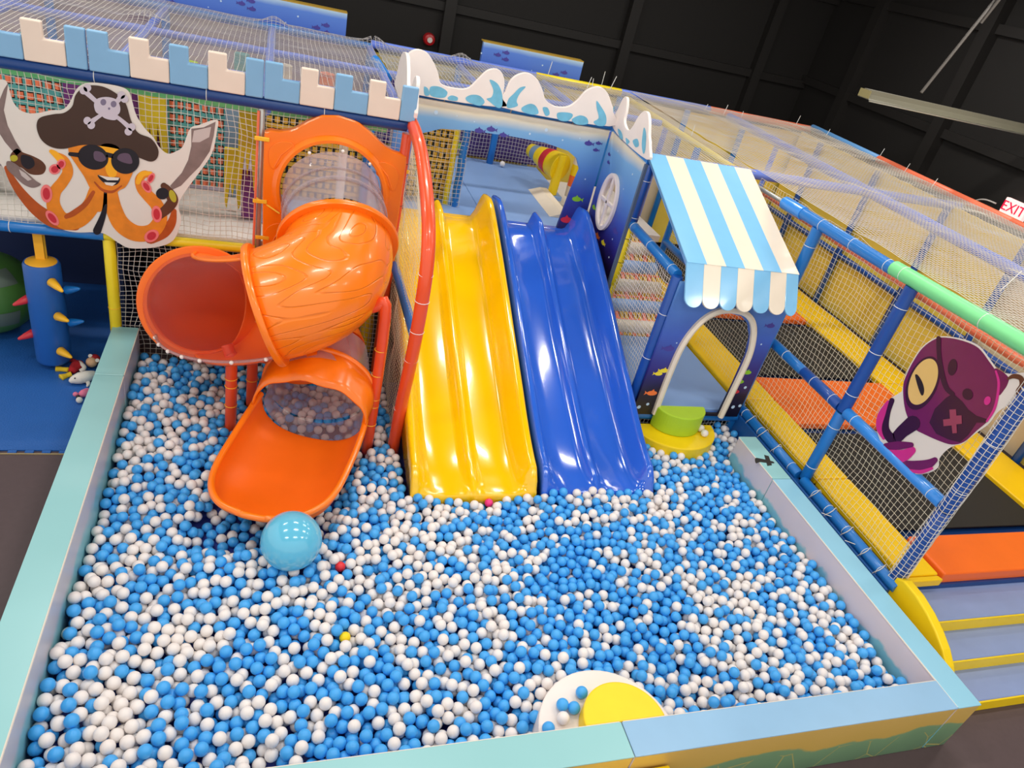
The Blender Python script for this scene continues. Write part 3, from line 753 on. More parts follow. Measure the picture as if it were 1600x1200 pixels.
# ---------------------------------------------------------------- left castle: frame, deck, nets
cs = thing('castle_frame', 'two-level padded play frame with white deck and netting left of the orange slide', 'play frame', (-1, 6.54, 0))
XL = -3.1
obj('deck', MB().use(DECKW).box((XL, 6.58, 1.40), (1.14, 7.76, 1.49)), cs, bevel=.01)
pole('top_rail', (XL, 6.54, 2.745), (1.12, 6.54, 2.745), .052, TUBE_NAVY, cs, ties=(.42, .61, .83))
pole('deck_rail', (XL, 6.54, 1.42), (-1.36, 6.54, 1.42), .05, TUBE_B, cs, ties=(.3, .6))
pole('deck_rail', (-1.36, 6.54, 1.42), (-.12, 6.54, 1.42), .045, TUBE_Y, cs)
pole('deck_rail', (-.1, 6.56, 1.38), (1.08, 6.56, 1.38), .045, TUBE_NAVY, cs)
pole('post', (-1.33, 6.56, 0), (-1.33, 6.56, 1.4), .05, TUBE_Y, cs, ties=(.5,), tiemat=TIE_Y)
pole('post', (.985, 6.62, 0), (.985, 6.62, 1.4), .05, TUBE_Y, cs, ties=(.5, .8), tiemat=TIE_Y)
pole('post', (-.1, 6.56, 1.4), (-.1, 6.56, 2.72), .03, STEEL, cs)
pole('post', (.95, 7.72, 1.45), (.95, 7.72, 2.72), .045, TUBE_B, cs)
pole('post', (-2.6, 7.0, 0), (-2.6, 7.0, 1.4), .05, TUBE_Y, cs)
nf = quad_fn((XL, 6.53, 1.47), (-.13, 6.53, 1.47), (-.13, 6.53, 2.70), (XL, 6.53, 2.70), (0, .03, 0))
obj('front_net', net_patch(nf, 60, 25, CORD, .0028, .004, 2), cs)
nf = quad_fn((-1.28, 6.55, .12), (1.1, 6.55, .12), (1.1, 6.55, 1.37), (-1.28, 6.55, 1.37), (0, .06, 0))
obj('lower_net', net_patch(nf, 50, 26, CORD, .0028, .006, 4), cs)
nf = quad_fn((-.1, 6.58, 2.30), (1.1, 6.58, 2.30), (1.1, 6.58, 2.70), (-.1, 6.58, 2.70), (0, .02, 0))
obj('upper_net', net_patch(nf, 26, 9, CORD, .0025, .003, 5), cs)
# coral edging and gathered net at the post
obj('net_edging', MB().use(TUBE_CO).tube([(-.135, 6.52, 1.47), (-.13, 6.5, 2.0), (-.125, 6.52, 2.68)], .012, 6), cs)
obj('rope', MB().use(TIE_Y).tube([(-.12, 6.5, 1.93), (.08, 6.42, 1.84)], .008, 6), cs)

# padded battlement blocks (one per bay)
def parapet(x0, segs, label):
    t = thing('parapet_pad', label, 'padding', (x0+.6, 6.5, 2.79))
    x = x0
    for k, (w_, c) in enumerate(segs):
        m = PADB if c == 'b' else PADW; hw = min(.14, w_)
        if w_ > .2: pts = [(x+.001, 2.79), (x+w_-.001, 2.79), (x+w_-.001, 2.965), (x+hw, 2.965), (x+hw, 3.085), (x+.001, 3.085)]
        else: pts = [(x+.001, 2.79), (x+w_-.001, 2.79), (x+w_-.001, 3.085), (x+.001, 3.085)]
        obj('battlement', MB().use(m).prism([(a, 6.53, b) for a, b in pts], (0, -.05, 0)), t, bevel=.012, seg=3)
        x += w_
parapet(-2.62, [(.28,'b'),(.28,'w'),(.28,'b'),(.28,'w'),(.14,'b')], 'blue and cream battlement pad at the far left above the octopus banner')
parapet(-1.352, [(.28,'b'),(.28,'w'),(.28,'b'),(.28,'w'),(.14,'b')], 'blue and cream battlement pad in the middle of the castle front')
parapet(-.086, [(.28,'b'),(.28,'w'),(.28,'b'),(.28,'w'),(.14,'b')], 'blue and cream battlement pad above the orange slide panel')

# woven webbing walls
def woven(x0, x1, z0, z1, y, ma, mb_, mc, label, name='webbing_wall', pitch=.062, backing=DKW):
    t = thing(name, label, 'woven panel', ((x0+x1)/2, y, z0))
    obj('backing', MB().use(backing).box((x0, y+.03, z0), (x1, y+.05, z1)), t)
    n = int((z1-z0)/pitch); nx = max(3, int((x1-x0)/.072))
    A = MB().use(ma); B = MB().use(mb_); Cc = MB().use(mc)
    for k in range(n):
        z = z0 + (k+.5)*pitch; m = A if k % 2 else B
        for i in range(nx):
            xa = x0 + i*(x1-x0)/nx; wd = (x1-x0)/nx
            if k % 2: m.prism([(xa, y+.004, z-pitch*.36), (xa+wd*.5, y-.010, z-pitch*.36), (xa+wd, y+.004, z-pitch*.36), (xa+wd*.5, y-.004, z-pitch*.36)], (0, 0, pitch*.72))
            else: m.prism([(xa+wd*.12, y+.006, z-pitch*.46), (xa+wd*.5, y-.014, z-pitch*.46), (xa+wd*.78, y+.006, z-pitch*.46), (xa+wd*.5, y-.006, z-pitch*.46)], (0, 0, pitch*.92))
    for i in range(nx+1):
        x = x0 + i*(x1-x0)/nx; Cc.box((x-.010, y+.004, z0), (x+.010, y+.008, z1))
    obj('strap_rows', A, t); obj('strap_rows', B, t); obj('vertical_straps', Cc, t)
woven(-2.55, -1.85, 1.52, 2.68, 7.78, TEALW, ORW, TEALW, 'woven wall of coral and teal straps behind the octopus banner, left piece')
woven(-.97, -.46, 1.52, 2.68, 7.78, TEALW, ORW, TEALW, 'woven wall of coral and teal straps right of the octopus hat')
woven(-.08, .92, 1.52, 2.68, 7.80, YLW, YLW, BKW, 'woven wall of golden and black straps behind the orange slide panel', backing=BKW)
def pennant(x0, x1, ztop, z0, y, m, label, fork=True, zf=None):
    zf = zf or z0 + (ztop-z0)*.45; n = 3
    w_ = x1-x0; pts = [(x0, ztop), (x1, ztop)]
    if fork:
        pts += [(x1, z0+.05), (x0+w_*.86, z0), (x0+w_*.66, zf), (x0+w_*.5, z0+.12), (x0+w_*.36, zf), (x0+w_*.16, z0), (x0, z0+.08)]
    else: pts += [(x1, z0), (x0, z0)]
    one('hanging_foam_strip', MB().use(m).prism([(a, y, b) for a, b in pts], (0, .05, 0)), label, 'foam strip', bevel=.008)
pennant(-1.84, -1.50, 2.68, 1.52, 7.72, PURPLE, 'purple hanging foam strip behind the left of the pirate hat', False)
pennant(-1.45, -1.22, 2.68, 1.52, 7.72, PURPLE, 'purple hanging foam strip behind the right of the pirate hat', False)
pennant(-1.21, -.975, 2.68, 1.60, 7.66, MUSTARD, 'mustard forked foam strip between the hat and the woven wall')
pennant(-1.14, -1.02, 2.1, 1.52, 7.72, PURPLE, 'purple foam spike showing below the mustard strip by the hat', False)
pennant(-.45, -.30, 2.68, 1.50, 7.62, GREYB, 'grey-blue hanging foam strip right of the woven wall', False)
pennant(-.43, -.28, 2.12, 1.52, 7.2, MUSTARD, 'mustard foam strip low beside the right sword', True)
pennant(-.30, -.135, 2.66, 1.80, 7.0, MUSTARD, 'mustard forked foam strip hanging beside the orange slide panel')
pennant(-.265, -.11, 1.98, 1.50, 7.06, PURPLE, 'purple foam block below the mustard strip beside the orange panel', False)
one('foam_post', MB().use(GREEN_D).tube([(-2.42, 7.1, 1.5), (-2.42, 7.1, 2.1)], .14, 20), 'dark green foam post behind the left edge of the octopus banner', 'foam post', smooth=True, auto=40)
one('foam_post', MB().use(CREAM).tube([(.68, 7.5, 1.5), (.68, 7.5, 2.7)], .045, 14), 'cream padded post behind the top of the orange slide panel', 'foam post', smooth=True, auto=40)

# ---------------------------------------------------------------- printed banners
def flat(mb, m, pts, plane, off, smooth=True, nsub=5):
    "polygon traced on the banner plane"
    mb.use(m); P = spline([(u, v, 0) for u, v in pts], True, nsub) if smooth else [(u, v) for u, v in pts]
    ax = list(plane)[0]; Q = []
    for p in P:
        q = at(p[0], p[1], **plane); q['xyz'.index(ax)] -= off; Q.append(tuple(q))
    n = len(Q)
    mb.add(Q, [tuple(range(n))])
def ell(cx, cy, rx, ry, rot=0, n=18):
    c, s_ = math.cos(math.radians(rot)), math.sin(math.radians(rot))
    return [(cx + rx*math.cos(2*PI*k/n)*c - ry*math.sin(2*PI*k/n)*s_, cy + rx*math.cos(2*PI*k/n)*s_ + ry*math.sin(2*PI*k/n)*c) for k in range(n)]
def ribbon(mb, m, pts, wds, plane, off, n=7):
    mb.use(m); P = spline([(u, v, w_) for (u, v), w_ in zip(pts, wds)], False, n); ax = 'xyz'.index(list(plane)[0]); L_, R_ = [], []
    for i, p in enumerate(P):
        a = P[max(0, i-1)]; b = P[min(len(P)-1, i+1)]; d = np.array((b[0]-a[0], b[1]-a[1])); d = d/(np.linalg.norm(d)+1e-9)
        for lst, sg in ((L_, 1), (R_, -1)):
            q = at(p[0]-d[1]*sg*p[2]/2, p[1]+d[0]*sg*p[2]/2, **plane); q[ax] -= off; lst.append(tuple(q))
    mb.grid([L_, R_])
    for e in (P[0], P[-1]): flat(mb, m, ell(e[0], e[1], e[2]/2, e[2]/2, 0, 12), plane, off+.0004, False)
OCTO = mat('print_octopus_orange', (226, 130, 24), rough=.4, vary=.25, vscale=14)
OCTD = mat('print_octopus_dark_orange', (176, 78, 22), rough=.4, vary=.25, vscale=14)
OCTY = mat('print_octopus_yellow', (246, 172, 24), rough=.4, vary=.1)
HATB = mat('print_hat_brown', (62, 38, 26), rough=.4, vary=.15)
SKUL = mat('print_skull_grey', (200, 190, 202), rough=.4)
DARKP = mat('print_black', (26, 20, 30), rough=.35)
SHINE = mat('print_lens_shine', (96, 76, 96), rough=.3)
PINKP = mat('print_pink', (238, 120, 120), rough=.4); REDP = mat('print_red', (196, 40, 56), rough=.4)
STEELP = mat('print_steel', (128, 108, 104), rough=.4, vary=.4, vscale=9); STEELL = mat('print_steel_light', (196, 182, 178), rough=.4)
BRNP = mat('print_glove_brown', (92, 50, 28), rough=.4, vary=.3, vscale=12); LIMEP = mat('print_olive', (180, 170, 40), rough=.4)
def octopus():
    pl = dict(y=6.47); mb = MB()
    flat(mb, PRINT_W, [(-30,120),(0,124),(9,126),(14,137),(19,156),(30,171),(46,177),(62,176),(82,172),(98,171),(109,160),(116,145),(125,134),(140,129),(165,131),(190,136),(201,143),(206,156),(213,180),(226,200),(240,215),(249,230),(262,240),(276,236),(286,228),(297,201),(312,195),(339,187),(339,205),(331,240),(311,270),(291,297),(279,320),(283,345),(271,375),(245,386),(205,388),(186,380),(165,366),(146,363),(120,363),(95,358),(60,342),(38,318),(18,288),(5,262),(-10,245),(-30,240)], pl, 0, True, 4)
    o1, o2, o3, o4, o5 = .002, .004, .006, .008, .010
    # swords and gloves
    flat(mb, STEELP, [(-12,190),(-2,160),(6,140),(13,129),(10,150),(6,172),(12,196),(24,220),(34,236),(26,243),(8,222)], pl, o1, False)
    flat(mb, STEELP, [(299,201),(318,199),(337,190),(334,212),(328,236),(312,260),(296,276),(283,290),(270,296),(266,290),(284,270),(294,250),(299,228)], pl, o1, False)
    flat(mb, STEELL, [(303,204),(330,198),(327,214),(312,222),(300,222)], pl, o2, False)
    flat(mb, BRNP, [(16,243),(26,232),(36,238),(52,244),(66,252),(72,262),(66,272),(48,272),(34,262),(20,256)], pl, o1)
    flat(mb, DARKP, [(34,242),(50,246),(54,258),(44,264),(34,256)], pl, o2); flat(mb, LIMEP, ell(22,247,6,5), pl, o2)
    flat(mb, STEELP, [(11,252),(22,254),(40,268),(56,282),(64,288),(52,293),(38,288),(24,276),(12,264)], pl, o3)
    flat(mb, STEELL, [(30,264),(40,270),(50,280),(44,282),(34,274)], pl, o4, False)
    # tentacles
    ribbon(mb, OCTD, [(10,262),(20,282),(36,305),(58,328),(85,345),(118,352)], [7,11,15,19,22,16], pl, o1)
    ribbon(mb, OCTO, [(150,300),(142,322),(122,342),(98,344),(84,322),(86,300),(98,284),(106,268),(100,250),(86,241)], [24,27,28,25,22,19,18,17,14,8], pl, o2)
    ribbon(mb, OCTD, [(146,300),(134,318),(116,332),(104,338)], [6,8,9,7], pl, o3)
    ribbon(mb, OCTO, [(172,298),(178,326),(190,350),(212,364),(236,362),(250,344),(246,322),(232,306),(222,294),(218,280),(226,272),(236,274)], [22,25,26,25,24,22,20,18,17,14,12,7], pl, o2)
    ribbon(mb, OCTD, [(236,370),(256,362),(268,348),(272,330)], [22,19,14,8], pl, o1)
    ribbon(mb, BRNP, [(250,335),(262,325),(270,312),(262,298),(256,290)], [14,16,17,15,10], pl, o3)
    flat(mb, DARKP, ell(254,302,10,9), pl, o4); flat(mb, LIMEP, ell(270,306,5,10,-20), pl, o4)
    ribbon(mb, DARKP, [(165,300),(163,330),(152,360)], [5,8,13], pl, o3)
    ribbon(mb, OCTY, [(96,250),(86,240),(80,236)], [11,9,6], pl, o3)
    ribbon(mb, OCTY, [(216,284),(222,272),(236,270)], [8,9,5], pl, o3)
    for (x, y, rx, ry, r) in ((73,302,9,14,-6),(96,256,7,8,20),(86,264,9,8,-10),(82,340,7,14,-40),(236,278,5,9,30),(229,291,6,11,-35),(245,334,8,13,-8),(237,368,12,9,-30)):
        flat(mb, PINKP, ell(x, y, rx, ry, r), pl, o4); flat(mb, REDP, ell(x, y, rx*.62, ry*.66, r), pl, o5)
    # body and face
    flat(mb, OCTO, [(110,220),(140,215),(180,222),(206,238),(209,262),(204,278),(196,292),(184,300),(186,320),(176,330),(166,318),(158,330),(146,326),(148,304),(140,292),(132,276),(120,258),(108,238)], pl, o3)
    flat(mb, OCTY, ell(174,262,9,16,-10), pl, o4); flat(mb, OCTY, ell(172,232,16,8,10), pl, o4)
    flat(mb, DARKP, [(153,273),(168,276),(187,277),(184,287),(172,289),(160,283)], pl, o4)
    flat(mb, PRINT_W, [(154,273),(170,276),(187,277),(185,281),(168,281)], pl, o5, False); flat(mb, PRINT_W, [(163,284),(182,285),(176,290),(166,288)], pl, o5, False)
    ribbon(mb, OCTD, [(148,284),(160,296),(176,299),(190,290)], [2,4,4,2], pl, o4)
    # hat
    flat(mb, HATB, [(58,192),(64,183),(84,178),(100,176),(113,166),(118,149),(128,138),(143,133),(164,136),(185,148),(197,162),(205,188),(216,207),(236,216),(247,232),(246,246),(236,252),(218,246),(190,234),(160,228),(130,226),(100,232),(80,229),(66,219),(59,205)], pl, o4, True, 5)
    ribbon(mb, SKUL, [(134,143),(158,164),(188,186),(204,200)], [8,6,6,8], pl, o5); ribbon(mb, SKUL, [(190,150),(174,168),(154,182),(140,192)], [9,6,6,9], pl, o5)
    for (x, y) in ((131,141),(137,137),(195,154),(190,148),(137,188),(143,195),(206,198),(201,205)): flat(mb, SKUL, ell(x, y, 6, 6), pl, o5+.001)
    flat(mb, SKUL, [(148,160),(154,153),(168,151),(182,155),(188,166),(187,176),(179,181),(165,181),(152,176),(148,168)], pl, o5+.002); flat(mb, SKUL, [(160,177),(184,180),(180,187),(164,184)], pl, o5+.0025)
    for (x, y) in ((162,159),(178,162)): flat(mb, mat('print_skull_shadow', (120, 110, 135)), ell(x, y, 4.5, 5), pl, o5+.003)
    flat(mb, mat('print_skull_shadow', (120, 110, 135)), ell(171,169,1.8,2), pl, o5+.003, False)
    # glasses
    flat(mb, DARKP, ell(146,245,24,19,18), pl, o5); flat(mb, DARKP, ell(196,251,22,20,10), pl, o5); ribbon(mb, DARKP, [(164,240),(180,244)], [7,7], pl, o5); ribbon(mb, DARKP, [(110,240),(126,242)], [6,7], pl, o5)
    flat(mb, SHINE, [(148,236),(160,238),(166,248),(158,252),(148,248)], pl, o5+.001); flat(mb, SHINE, [(188,240),(202,240),(207,254),(196,254),(184,248)], pl, o5+.001)
    t = one('octopus_banner', mb, 'printed banner of an orange octopus with pirate hat, sunglasses and swords', 'banner', solid=.0015)
octopus()
SQP = mat('print_purple', (108, 20, 82), rough=.25, vary=.12, coat=.3); SQD = mat('print_dark_purple', (54, 14, 48), rough=.25); SQM = mat('print_magenta', (206, 44, 136), rough=.3)
SQE = mat('print_cream_yellow', (226, 188, 112), rough=.3); SQR = mat('print_dusty_rose', (150, 62, 88), rough=.3)
def squid():
    pl = dict(x=5.10); mb = MB()
    z = lambda L_: [(1340 + a/4.615, 500 + b/4.615) for a, b in L_]
    o1, o2, o3, o4 = .002, .004, .006, .008
    flat(mb, PRINT_W, z([(322,500),(345,400),(400,290),(470,190),(560,128),(640,118),(770,140),(880,190),(960,290),(1020,365),(1100,388),(1200,380),(1290,400),(1290,600),(1200,585),(1100,610),(1010,665),(950,745),(860,812),(760,890),(700,905),(640,940),(590,1000),(582,1060),(520,1100),(420,1112),(345,1070),(300,1040),(190,920),(140,800),(140,700),(170,630),(240,565),(310,520)]), pl, 0, True, 4)
    flat(mb, SQP, z([(330,480),(348,410),(402,300),(472,200),(562,137),(640,127),(760,150),(870,200),(950,300),(1005,390),(1016,520),(998,640),(940,728),(860,798),(770,878),(680,898),(580,868),(470,818),(420,788),(362,700),(336,600)]), pl, o1, True, 4)
    flat(mb, SQP, z([(985,360),(1040,370),(1086,410),(1090,440),(1064,495),(1010,540)]), pl, o1-.0005)
    ribbon(mb, SQM, z([(1000,370),(1020,450),(1010,560),(985,650),(935,730)]), [3,4,4,4,3], pl, o2)
    ribbon(mb, SQM, z([(225,600),(175,690),(165,780),(190,850)]), [9,13,12,6], pl, o1); ribbon(mb, SQD, z([(250,580),(220,680),(205,790),(260,860),(330,800),(400,745)]), [8,7,12,17,20,24], pl, o2)
    ribbon(mb, SQP, z([(210,910),(300,905),(390,900)]), [10,13,8], pl, o3)
    ribbon(mb, SQM, z([(215,930),(280,980),(340,975),(395,940)]), [9,20,18,12], pl, o2+.0005)
    ribbon(mb, SQP, z([(350,1045),(430,1060),(510,1040),(560,1010)]), [14,20,15,9], pl, o2); ribbon(mb, SQM, z([(380,1085),(460,1095),(540,1070)]), [4,6,4], pl, o3)
    flat(mb, SQD, ell(1340+472/4.615, 500+455/4.615, 23.5, 44, 22), pl, o2); flat(mb, SQE, ell(1340+476/4.615, 500+445/4.615, 20, 38, 22), pl, o3)
    flat(mb, DARKP, z([(420,400),(440,398),(470,445),(485,500),(478,540),(462,538),(440,480)]), pl, o4)
    flat(mb, SQD, z([(520,740),(560,640),(640,562),(692,530),(760,590),(800,645),(860,690),(935,715),(932,740),(860,740),(800,830),(740,882),(660,862),(570,820)]), pl, o2, False)
    ribbon(mb, SQD, z([(588,132),(592,260),(615,400),(645,490),(690,535)]), [7,7,8,8,7], pl, o3)
    flat(mb, SQR, z([(668,646),(714,644),(718,690),(755,688),(757,748),(718,752),(722,815),(690,818),(684,760),(626,766),(622,718),(672,712)]), pl, o4, False)
    flat(mb, SQD, ell(1340+688/4.615, 500+340/4.615, 7, 13, 10), pl, o3); flat(mb, SQD, ell(1340+797/4.615, 500+535/4.615, 8, 9, -20), pl, o3); flat(mb, SQM, ell(1340+940/4.615, 500+582/4.615, 5, 7, 20), pl, o3)
    ribbon(mb, BRNP, z([(1088,425),(1130,405),(1180,420),(1190,470),(1165,520),(1200,560)]), [3,7,8,8,9,10], pl, o3)
    one('squid_banner', mb, 'printed banner of a purple one-eyed creature with an eye patch on the right net', 'banner', solid=.0015)
squid()

# ---------------------------------------------------------------- arch room behind the slides
def holed(mb, outl, hole, c, to3, layers=(0, 1)):
    angs = sorted(set([round(2*PI*k/120, 5) for k in range(120)] + [round(math.atan2(b-c[1], a-c[0]) % (2*PI), 5) for a, b in outl] + [round(math.atan2(b-c[1], a-c[0]) % (2*PI), 5) for a, b in hole]))
    def rad(poly, a):
        d = (math.cos(a), math.sin(a)); best = .01
        for i in range(len(poly)):
            p, q = poly[i], poly[(i+1) % len(poly)]; ex_, ey_ = q[0]-p[0], q[1]-p[1]; den = d[0]*ey_ - d[1]*ex_
            if abs(den) < 1e-12: continue
            t = ((p[0]-c[0])*ey_ - (p[1]-c[1])*ex_)/den; w_ = ((p[0]-c[0])*d[1] - (p[1]-c[1])*d[0])/den
            if t > 0 and -1e-4 <= w_ <= 1+1e-4: best = max(best, t)
        return (c[0]+d[0]*best, c[1]+d[1]*best)
    O = [rad(outl, a) for a in angs]; H = [rad(hole, a) for a in angs]
    G = [[to3(a, b, layers[0]) for a, b in H], [to3(a, b, layers[0]) for a, b in O], [to3(a, b, layers[1]) for a, b in O], [to3(a, b, layers[1]) for a, b in H], [to3(a, b, layers[0]) for a, b in H]]
    return mb.grid(G, closed_u=True)
FISH = {'p': mat('print_violet_fish', (70, 62, 150)), 'r': mat('print_red_fish', (214, 40, 60)), 'g': mat('print_green_fish', (140, 200, 40)), 'o': mat('print_orange_fish', (244, 120, 50)), 'y': mat('print_yellow_fish', (244, 220, 50)), 'b': mat('print_bubble', (190, 214, 236))}
def fish(mb, key, c, s, to3, flip=1):
    mb.use(FISH[key]); n = 14
    body = [(c[0]+flip*s*math.cos(2*PI*k/n), c[1]+.5*s*math.sin(2*PI*k/n)) for k in range(n)]
    mb.add([to3(a, b, 1.06) for a, b in body], [tuple(range(n))])
    tl = [(c[0]-flip*s*.85, c[1]), (c[0]-flip*s*1.5, c[1]+s*.45), (c[0]-flip*s*1.35, c[1]), (c[0]-flip*s*1.5, c[1]-s*.45)]
    mb.add([to3(a, b, 1.07) for a, b in tl], [(0,1,2,3)])
    fn = [(c[0]-flip*s*.3, c[1]+s*.4), (c[0]+flip*s*.1, c[1]+s*.85), (c[0]+flip*s*.35, c[1]+s*.38)]
    mb.add([to3(a, b, 1.07) for a, b in fn], [(0,1,2)])
def dot(mb, c, r, to3, key='b'):
    mb.use(FISH[key]); mb.add([to3(c[0]+r*math.cos(2*PI*k/10), c[1]+r*math.sin(2*PI*k/10), 1.05) for k in range(10)], [tuple(range(10))])
# arch panel (plane y)
toA = lambda a, b, k: (a, 7.84-.04*k, b)
pa_ = thing('entrance_arch', 'undersea printed arch panel above the entrance at the top of the slides', 'printed panel', (2.4, 7.82, 1.25))
mb = MB().use(SEA_A)
holed(mb, [(1.2,1.2),(3.64,1.2),(3.64,2.735),(1.2,2.735)], [(1.42,1.22),(3.30,1.22),(3.31,1.55),(3.36,2.0),(3.40,2.25),(3.33,2.37),(3.2,2.44),(2.9,2.49),(2.5,2.5),(2.0,2.49),(1.7,2.46),(1.5,2.38),(1.42,2.2)], (2.35,1.9), toA)
for (x, z, s_, k) in ((2.25,2.54,.05,'p'),(2.12,2.505,.05,'p'),(2.4,2.50,.045,'p'),(3.42,2.56,.05,'p'),(3.54,2.58,.035,'p'),(3.53,2.50,.035,'p'),(3.46,1.9,.06,'g'),(3.40,1.63,.075,'r')): fish(mb, k, (x, z), s_, toA, -1)
for (x, z, r) in ((1.62,2.62,.022),(2.05,2.59,.008),(2.3,2.62,.006),(2.7,2.56,.012),(2.88,2.63,.02),(3.1,2.55,.01),(3.42,1.45,.02),(3.5,2.15,.009),(1.85,2.62,.006),(3.3,2.6,.008)): dot(mb, (x, z), r, toA)
obj('printed_board', mb, pa_)
# right window panel (plane x)
toB = lambda a, b, k: (3.70-.035*k, a, b)
pb = thing('window_panel', 'undersea printed side panel with a round white window right of the blue slide', 'printed panel', (3.68, 7.3, 1.2))
EW = [(7.36+.20*math.cos(2*PI*k/32), 2.05+.30*math.sin(2*PI*k/32)) for k in range(32)]
mb = (holed(MB().use(SEA_A), [(6.80,1.18),(7.80,1.18),(7.80,2.735),(6.80,2.675)], EW, (7.36,2.05), toB))
for (x, z, s_, k) in ((7.70,2.50,.035,'p'),(7.66,2.42,.035,'p'),(7.7,1.86,.05,'g'),(7.4,1.62,.06,'o'),(7.2,1.62,.05,'y'),(7.32,1.45,.05,'o'),(7.0,1.85,.06,'p'),(7.72,1.6,.05,'r')): fish(mb, k, (x, z), s_, toB)
for (x, z, r) in ((7.0,2.5,.012),(7.5,2.6,.01),(7.0,1.75,.01),(6.95,1.55,.012),(7.1,2.3,.008)): dot(mb, (x, z), r, toB)
obj('printed_board', mb, pb)
ring = lambda ry, rz, x: [(x, 7.36+ry*math.cos(2*PI*k/40), 2.05+rz*math.sin(2*PI*k/40)) for k in range(40)]
wf = obj('window_frame', MB().use(WHITE).tube(ring(.205, .30, 3.655), .030, 8, closed=True), pb, smooth=True)
obj('window_frame_rim', MB().use(WHITE).grid([ring(.235,.33,3.66), ring(.235,.33,3.63), ring(.19,.28,3.63), ring(.19,.28,3.70)], closed_u=True), pb, smooth=True, auto=35)
obj('glazing_bar', MB().use(WHITE).box((3.635, 7.345, 1.76), (3.67, 7.385, 2.34)), wf, bevel=.005)
obj('glazing_bar', MB().use(WHITE).box((3.635, 7.17, 2.03), (3.67, 7.55, 2.07)), wf, bevel=.005)
one('panel_edge_pad', MB().use(mat('slate_trim', (90, 106, 130))).box((3.655, 6.765, 1.18), (3.70, 6.797, 2.68)), 'thin slate strip on the front edge of the round window panel', 'trim')
# cresting wave boards
def crest(pts, to3, label, swirls):
    t = thing('wave_crest_board', label, 'decoration', to3(pts[0][0], pts[0][1], .5))
    P = [(p[0], p[1]) for p in spline([(a, b, 0) for a, b in pts], True, 5)]
    v = [to3(a, b, 0) for a, b in P]; d = Vector(to3(0,0,1))-Vector(to3(0,0,0))
    mb = MB().use(WHITE).prism(v, d); mb.use(mat('print_turquoise_water', (110, 184, 214), rough=.4, vary=.25, vscale=12))
    for sw in swirls:
        Q = [(p[0], p[1]) for p in spline([(a, b, 0) for a, b in sw], True, 5)]
        mb.add([to3(a, b, 1.05) for a, b in Q], [tuple(range(len(Q)))])
    obj('foam_board', mb, t, bevel=.006)
def sw_px(polys, **pl):
    out = []
    for q in polys:
        pts = [at(562+u/3.2, 31+v/3.2, **pl) for u, v in q]
        out.append([((p[0] if 'y' in pl else p[1]), p[2]) for p in pts])
    return out
SWL = [[(650,300),(690,320),(712,370),(712,430),(690,440),(650,410),(635,395),(660,385),(668,350)],[(530,390),(560,375),(600,380),(625,410),(600,430),(545,412)],[(440,390),(460,378),(490,388),(485,405),(450,402)],[(355,335),(400,335),(438,360),(425,388),(380,388),(350,372)],[(322,335),(342,345),(348,376),(325,376)]]
SWR = [[(830,335),(800,340),(770,370),(745,395),(735,430),(748,442),(790,430),(785,405),(800,370)],[(810,440),(850,420),(880,430),(895,465),(870,475),(820,462)],[(915,440),(940,440),(950,470),(930,480)],[(990,465),(1050,465),(1066,480),(1040,506),(995,500)],[(1060,500),(1100,478),(1135,490),(1140,520),(1090,524)],[(1185,405),(1205,430),(1232,480),(1228,526),(1190,530),(1170,510),(1195,490),(1185,440)]]
SWY = [[(1275,430),(1255,470),(1246,530),(1260,540),(1275,500),(1270,470)],[(1290,545),(1308,560),(1316,595),(1300,590)],[(1330,590),(1350,608),(1335,622)],[(1365,605),(1388,595),(1396,628),(1378,636)],[(1420,540),(1432,570),(1428,650),(1417,668),(1410,620)]]
def sw_set(x0, w, z0):
    return [[(x0+.06*w,z0+.02),(x0+.14*w,z0+.10),(x0+.24*w,z0+.13),(x0+.30*w,z0+.06),(x0+.2*w,z0+.02)],
            [(x0+.36*w,z0+.02),(x0+.44*w,z0+.08),(x0+.52*w,z0+.06),(x0+.48*w,z0+.015)],
            [(x0+.66*w,z0+.02),(x0+.72*w,z0+.09),(x0+.79*w,z0+.14),(x0+.78*w,z0+.27),(x0+.86*w,z0+.20),(x0+.92*w,z0+.08),(x0+.85*w,z0+.02)]]
toC = lambda a, b, k: (a, 7.80-.04*k, b)
crest([(1.24,2.79),(1.22,3.08),(1.30,3.19),(1.42,3.19),(1.50,3.12),(1.57,3.02),(1.62,2.92),(1.75,2.90),(1.90,2.92),(1.99,3.02),(2.08,3.13),(2.18,3.16),(2.25,3.12),(2.29,3.03),(2.295,2.9),(2.29,2.79)], toC, 'white wave board with turquoise swirls at the left above the arch', sw_px(SWL, y=7.757))
crest([(2.32,2.79),(2.315,2.95),(2.35,3.08),(2.42,3.15),(2.52,3.18),(2.63,3.14),(2.72,3.04),(2.78,2.95),(2.90,2.90),(3.05,2.92),(3.14,3.0),(3.22,3.12),(3.34,3.18),(3.45,3.15),(3.54,3.05),(3.60,2.95),(3.60,2.79)], toC, 'white wave board with turquoise swirls at the right above the arch', sw_px(SWR, y=7.757))
toD = lambda a, b, k: (3.70-.035*k, a, b)
crest([(7.80,2.77),(7.80,3.02),(7.74,3.13),(7.66,3.13),(7.60,3.02),(7.58,2.92),(7.50,2.87),(7.40,2.86),(7.33,2.92),(7.27,3.04),(7.18,3.12),(7.08,3.12),(6.99,3.04),(6.92,2.94),(6.84,2.86),(6.81,2.72)], toD, 'white wave board above the round window panel', sw_px(SWY, x=3.663))
toE = lambda a, b, k: (1.155+.035*k, a, b)
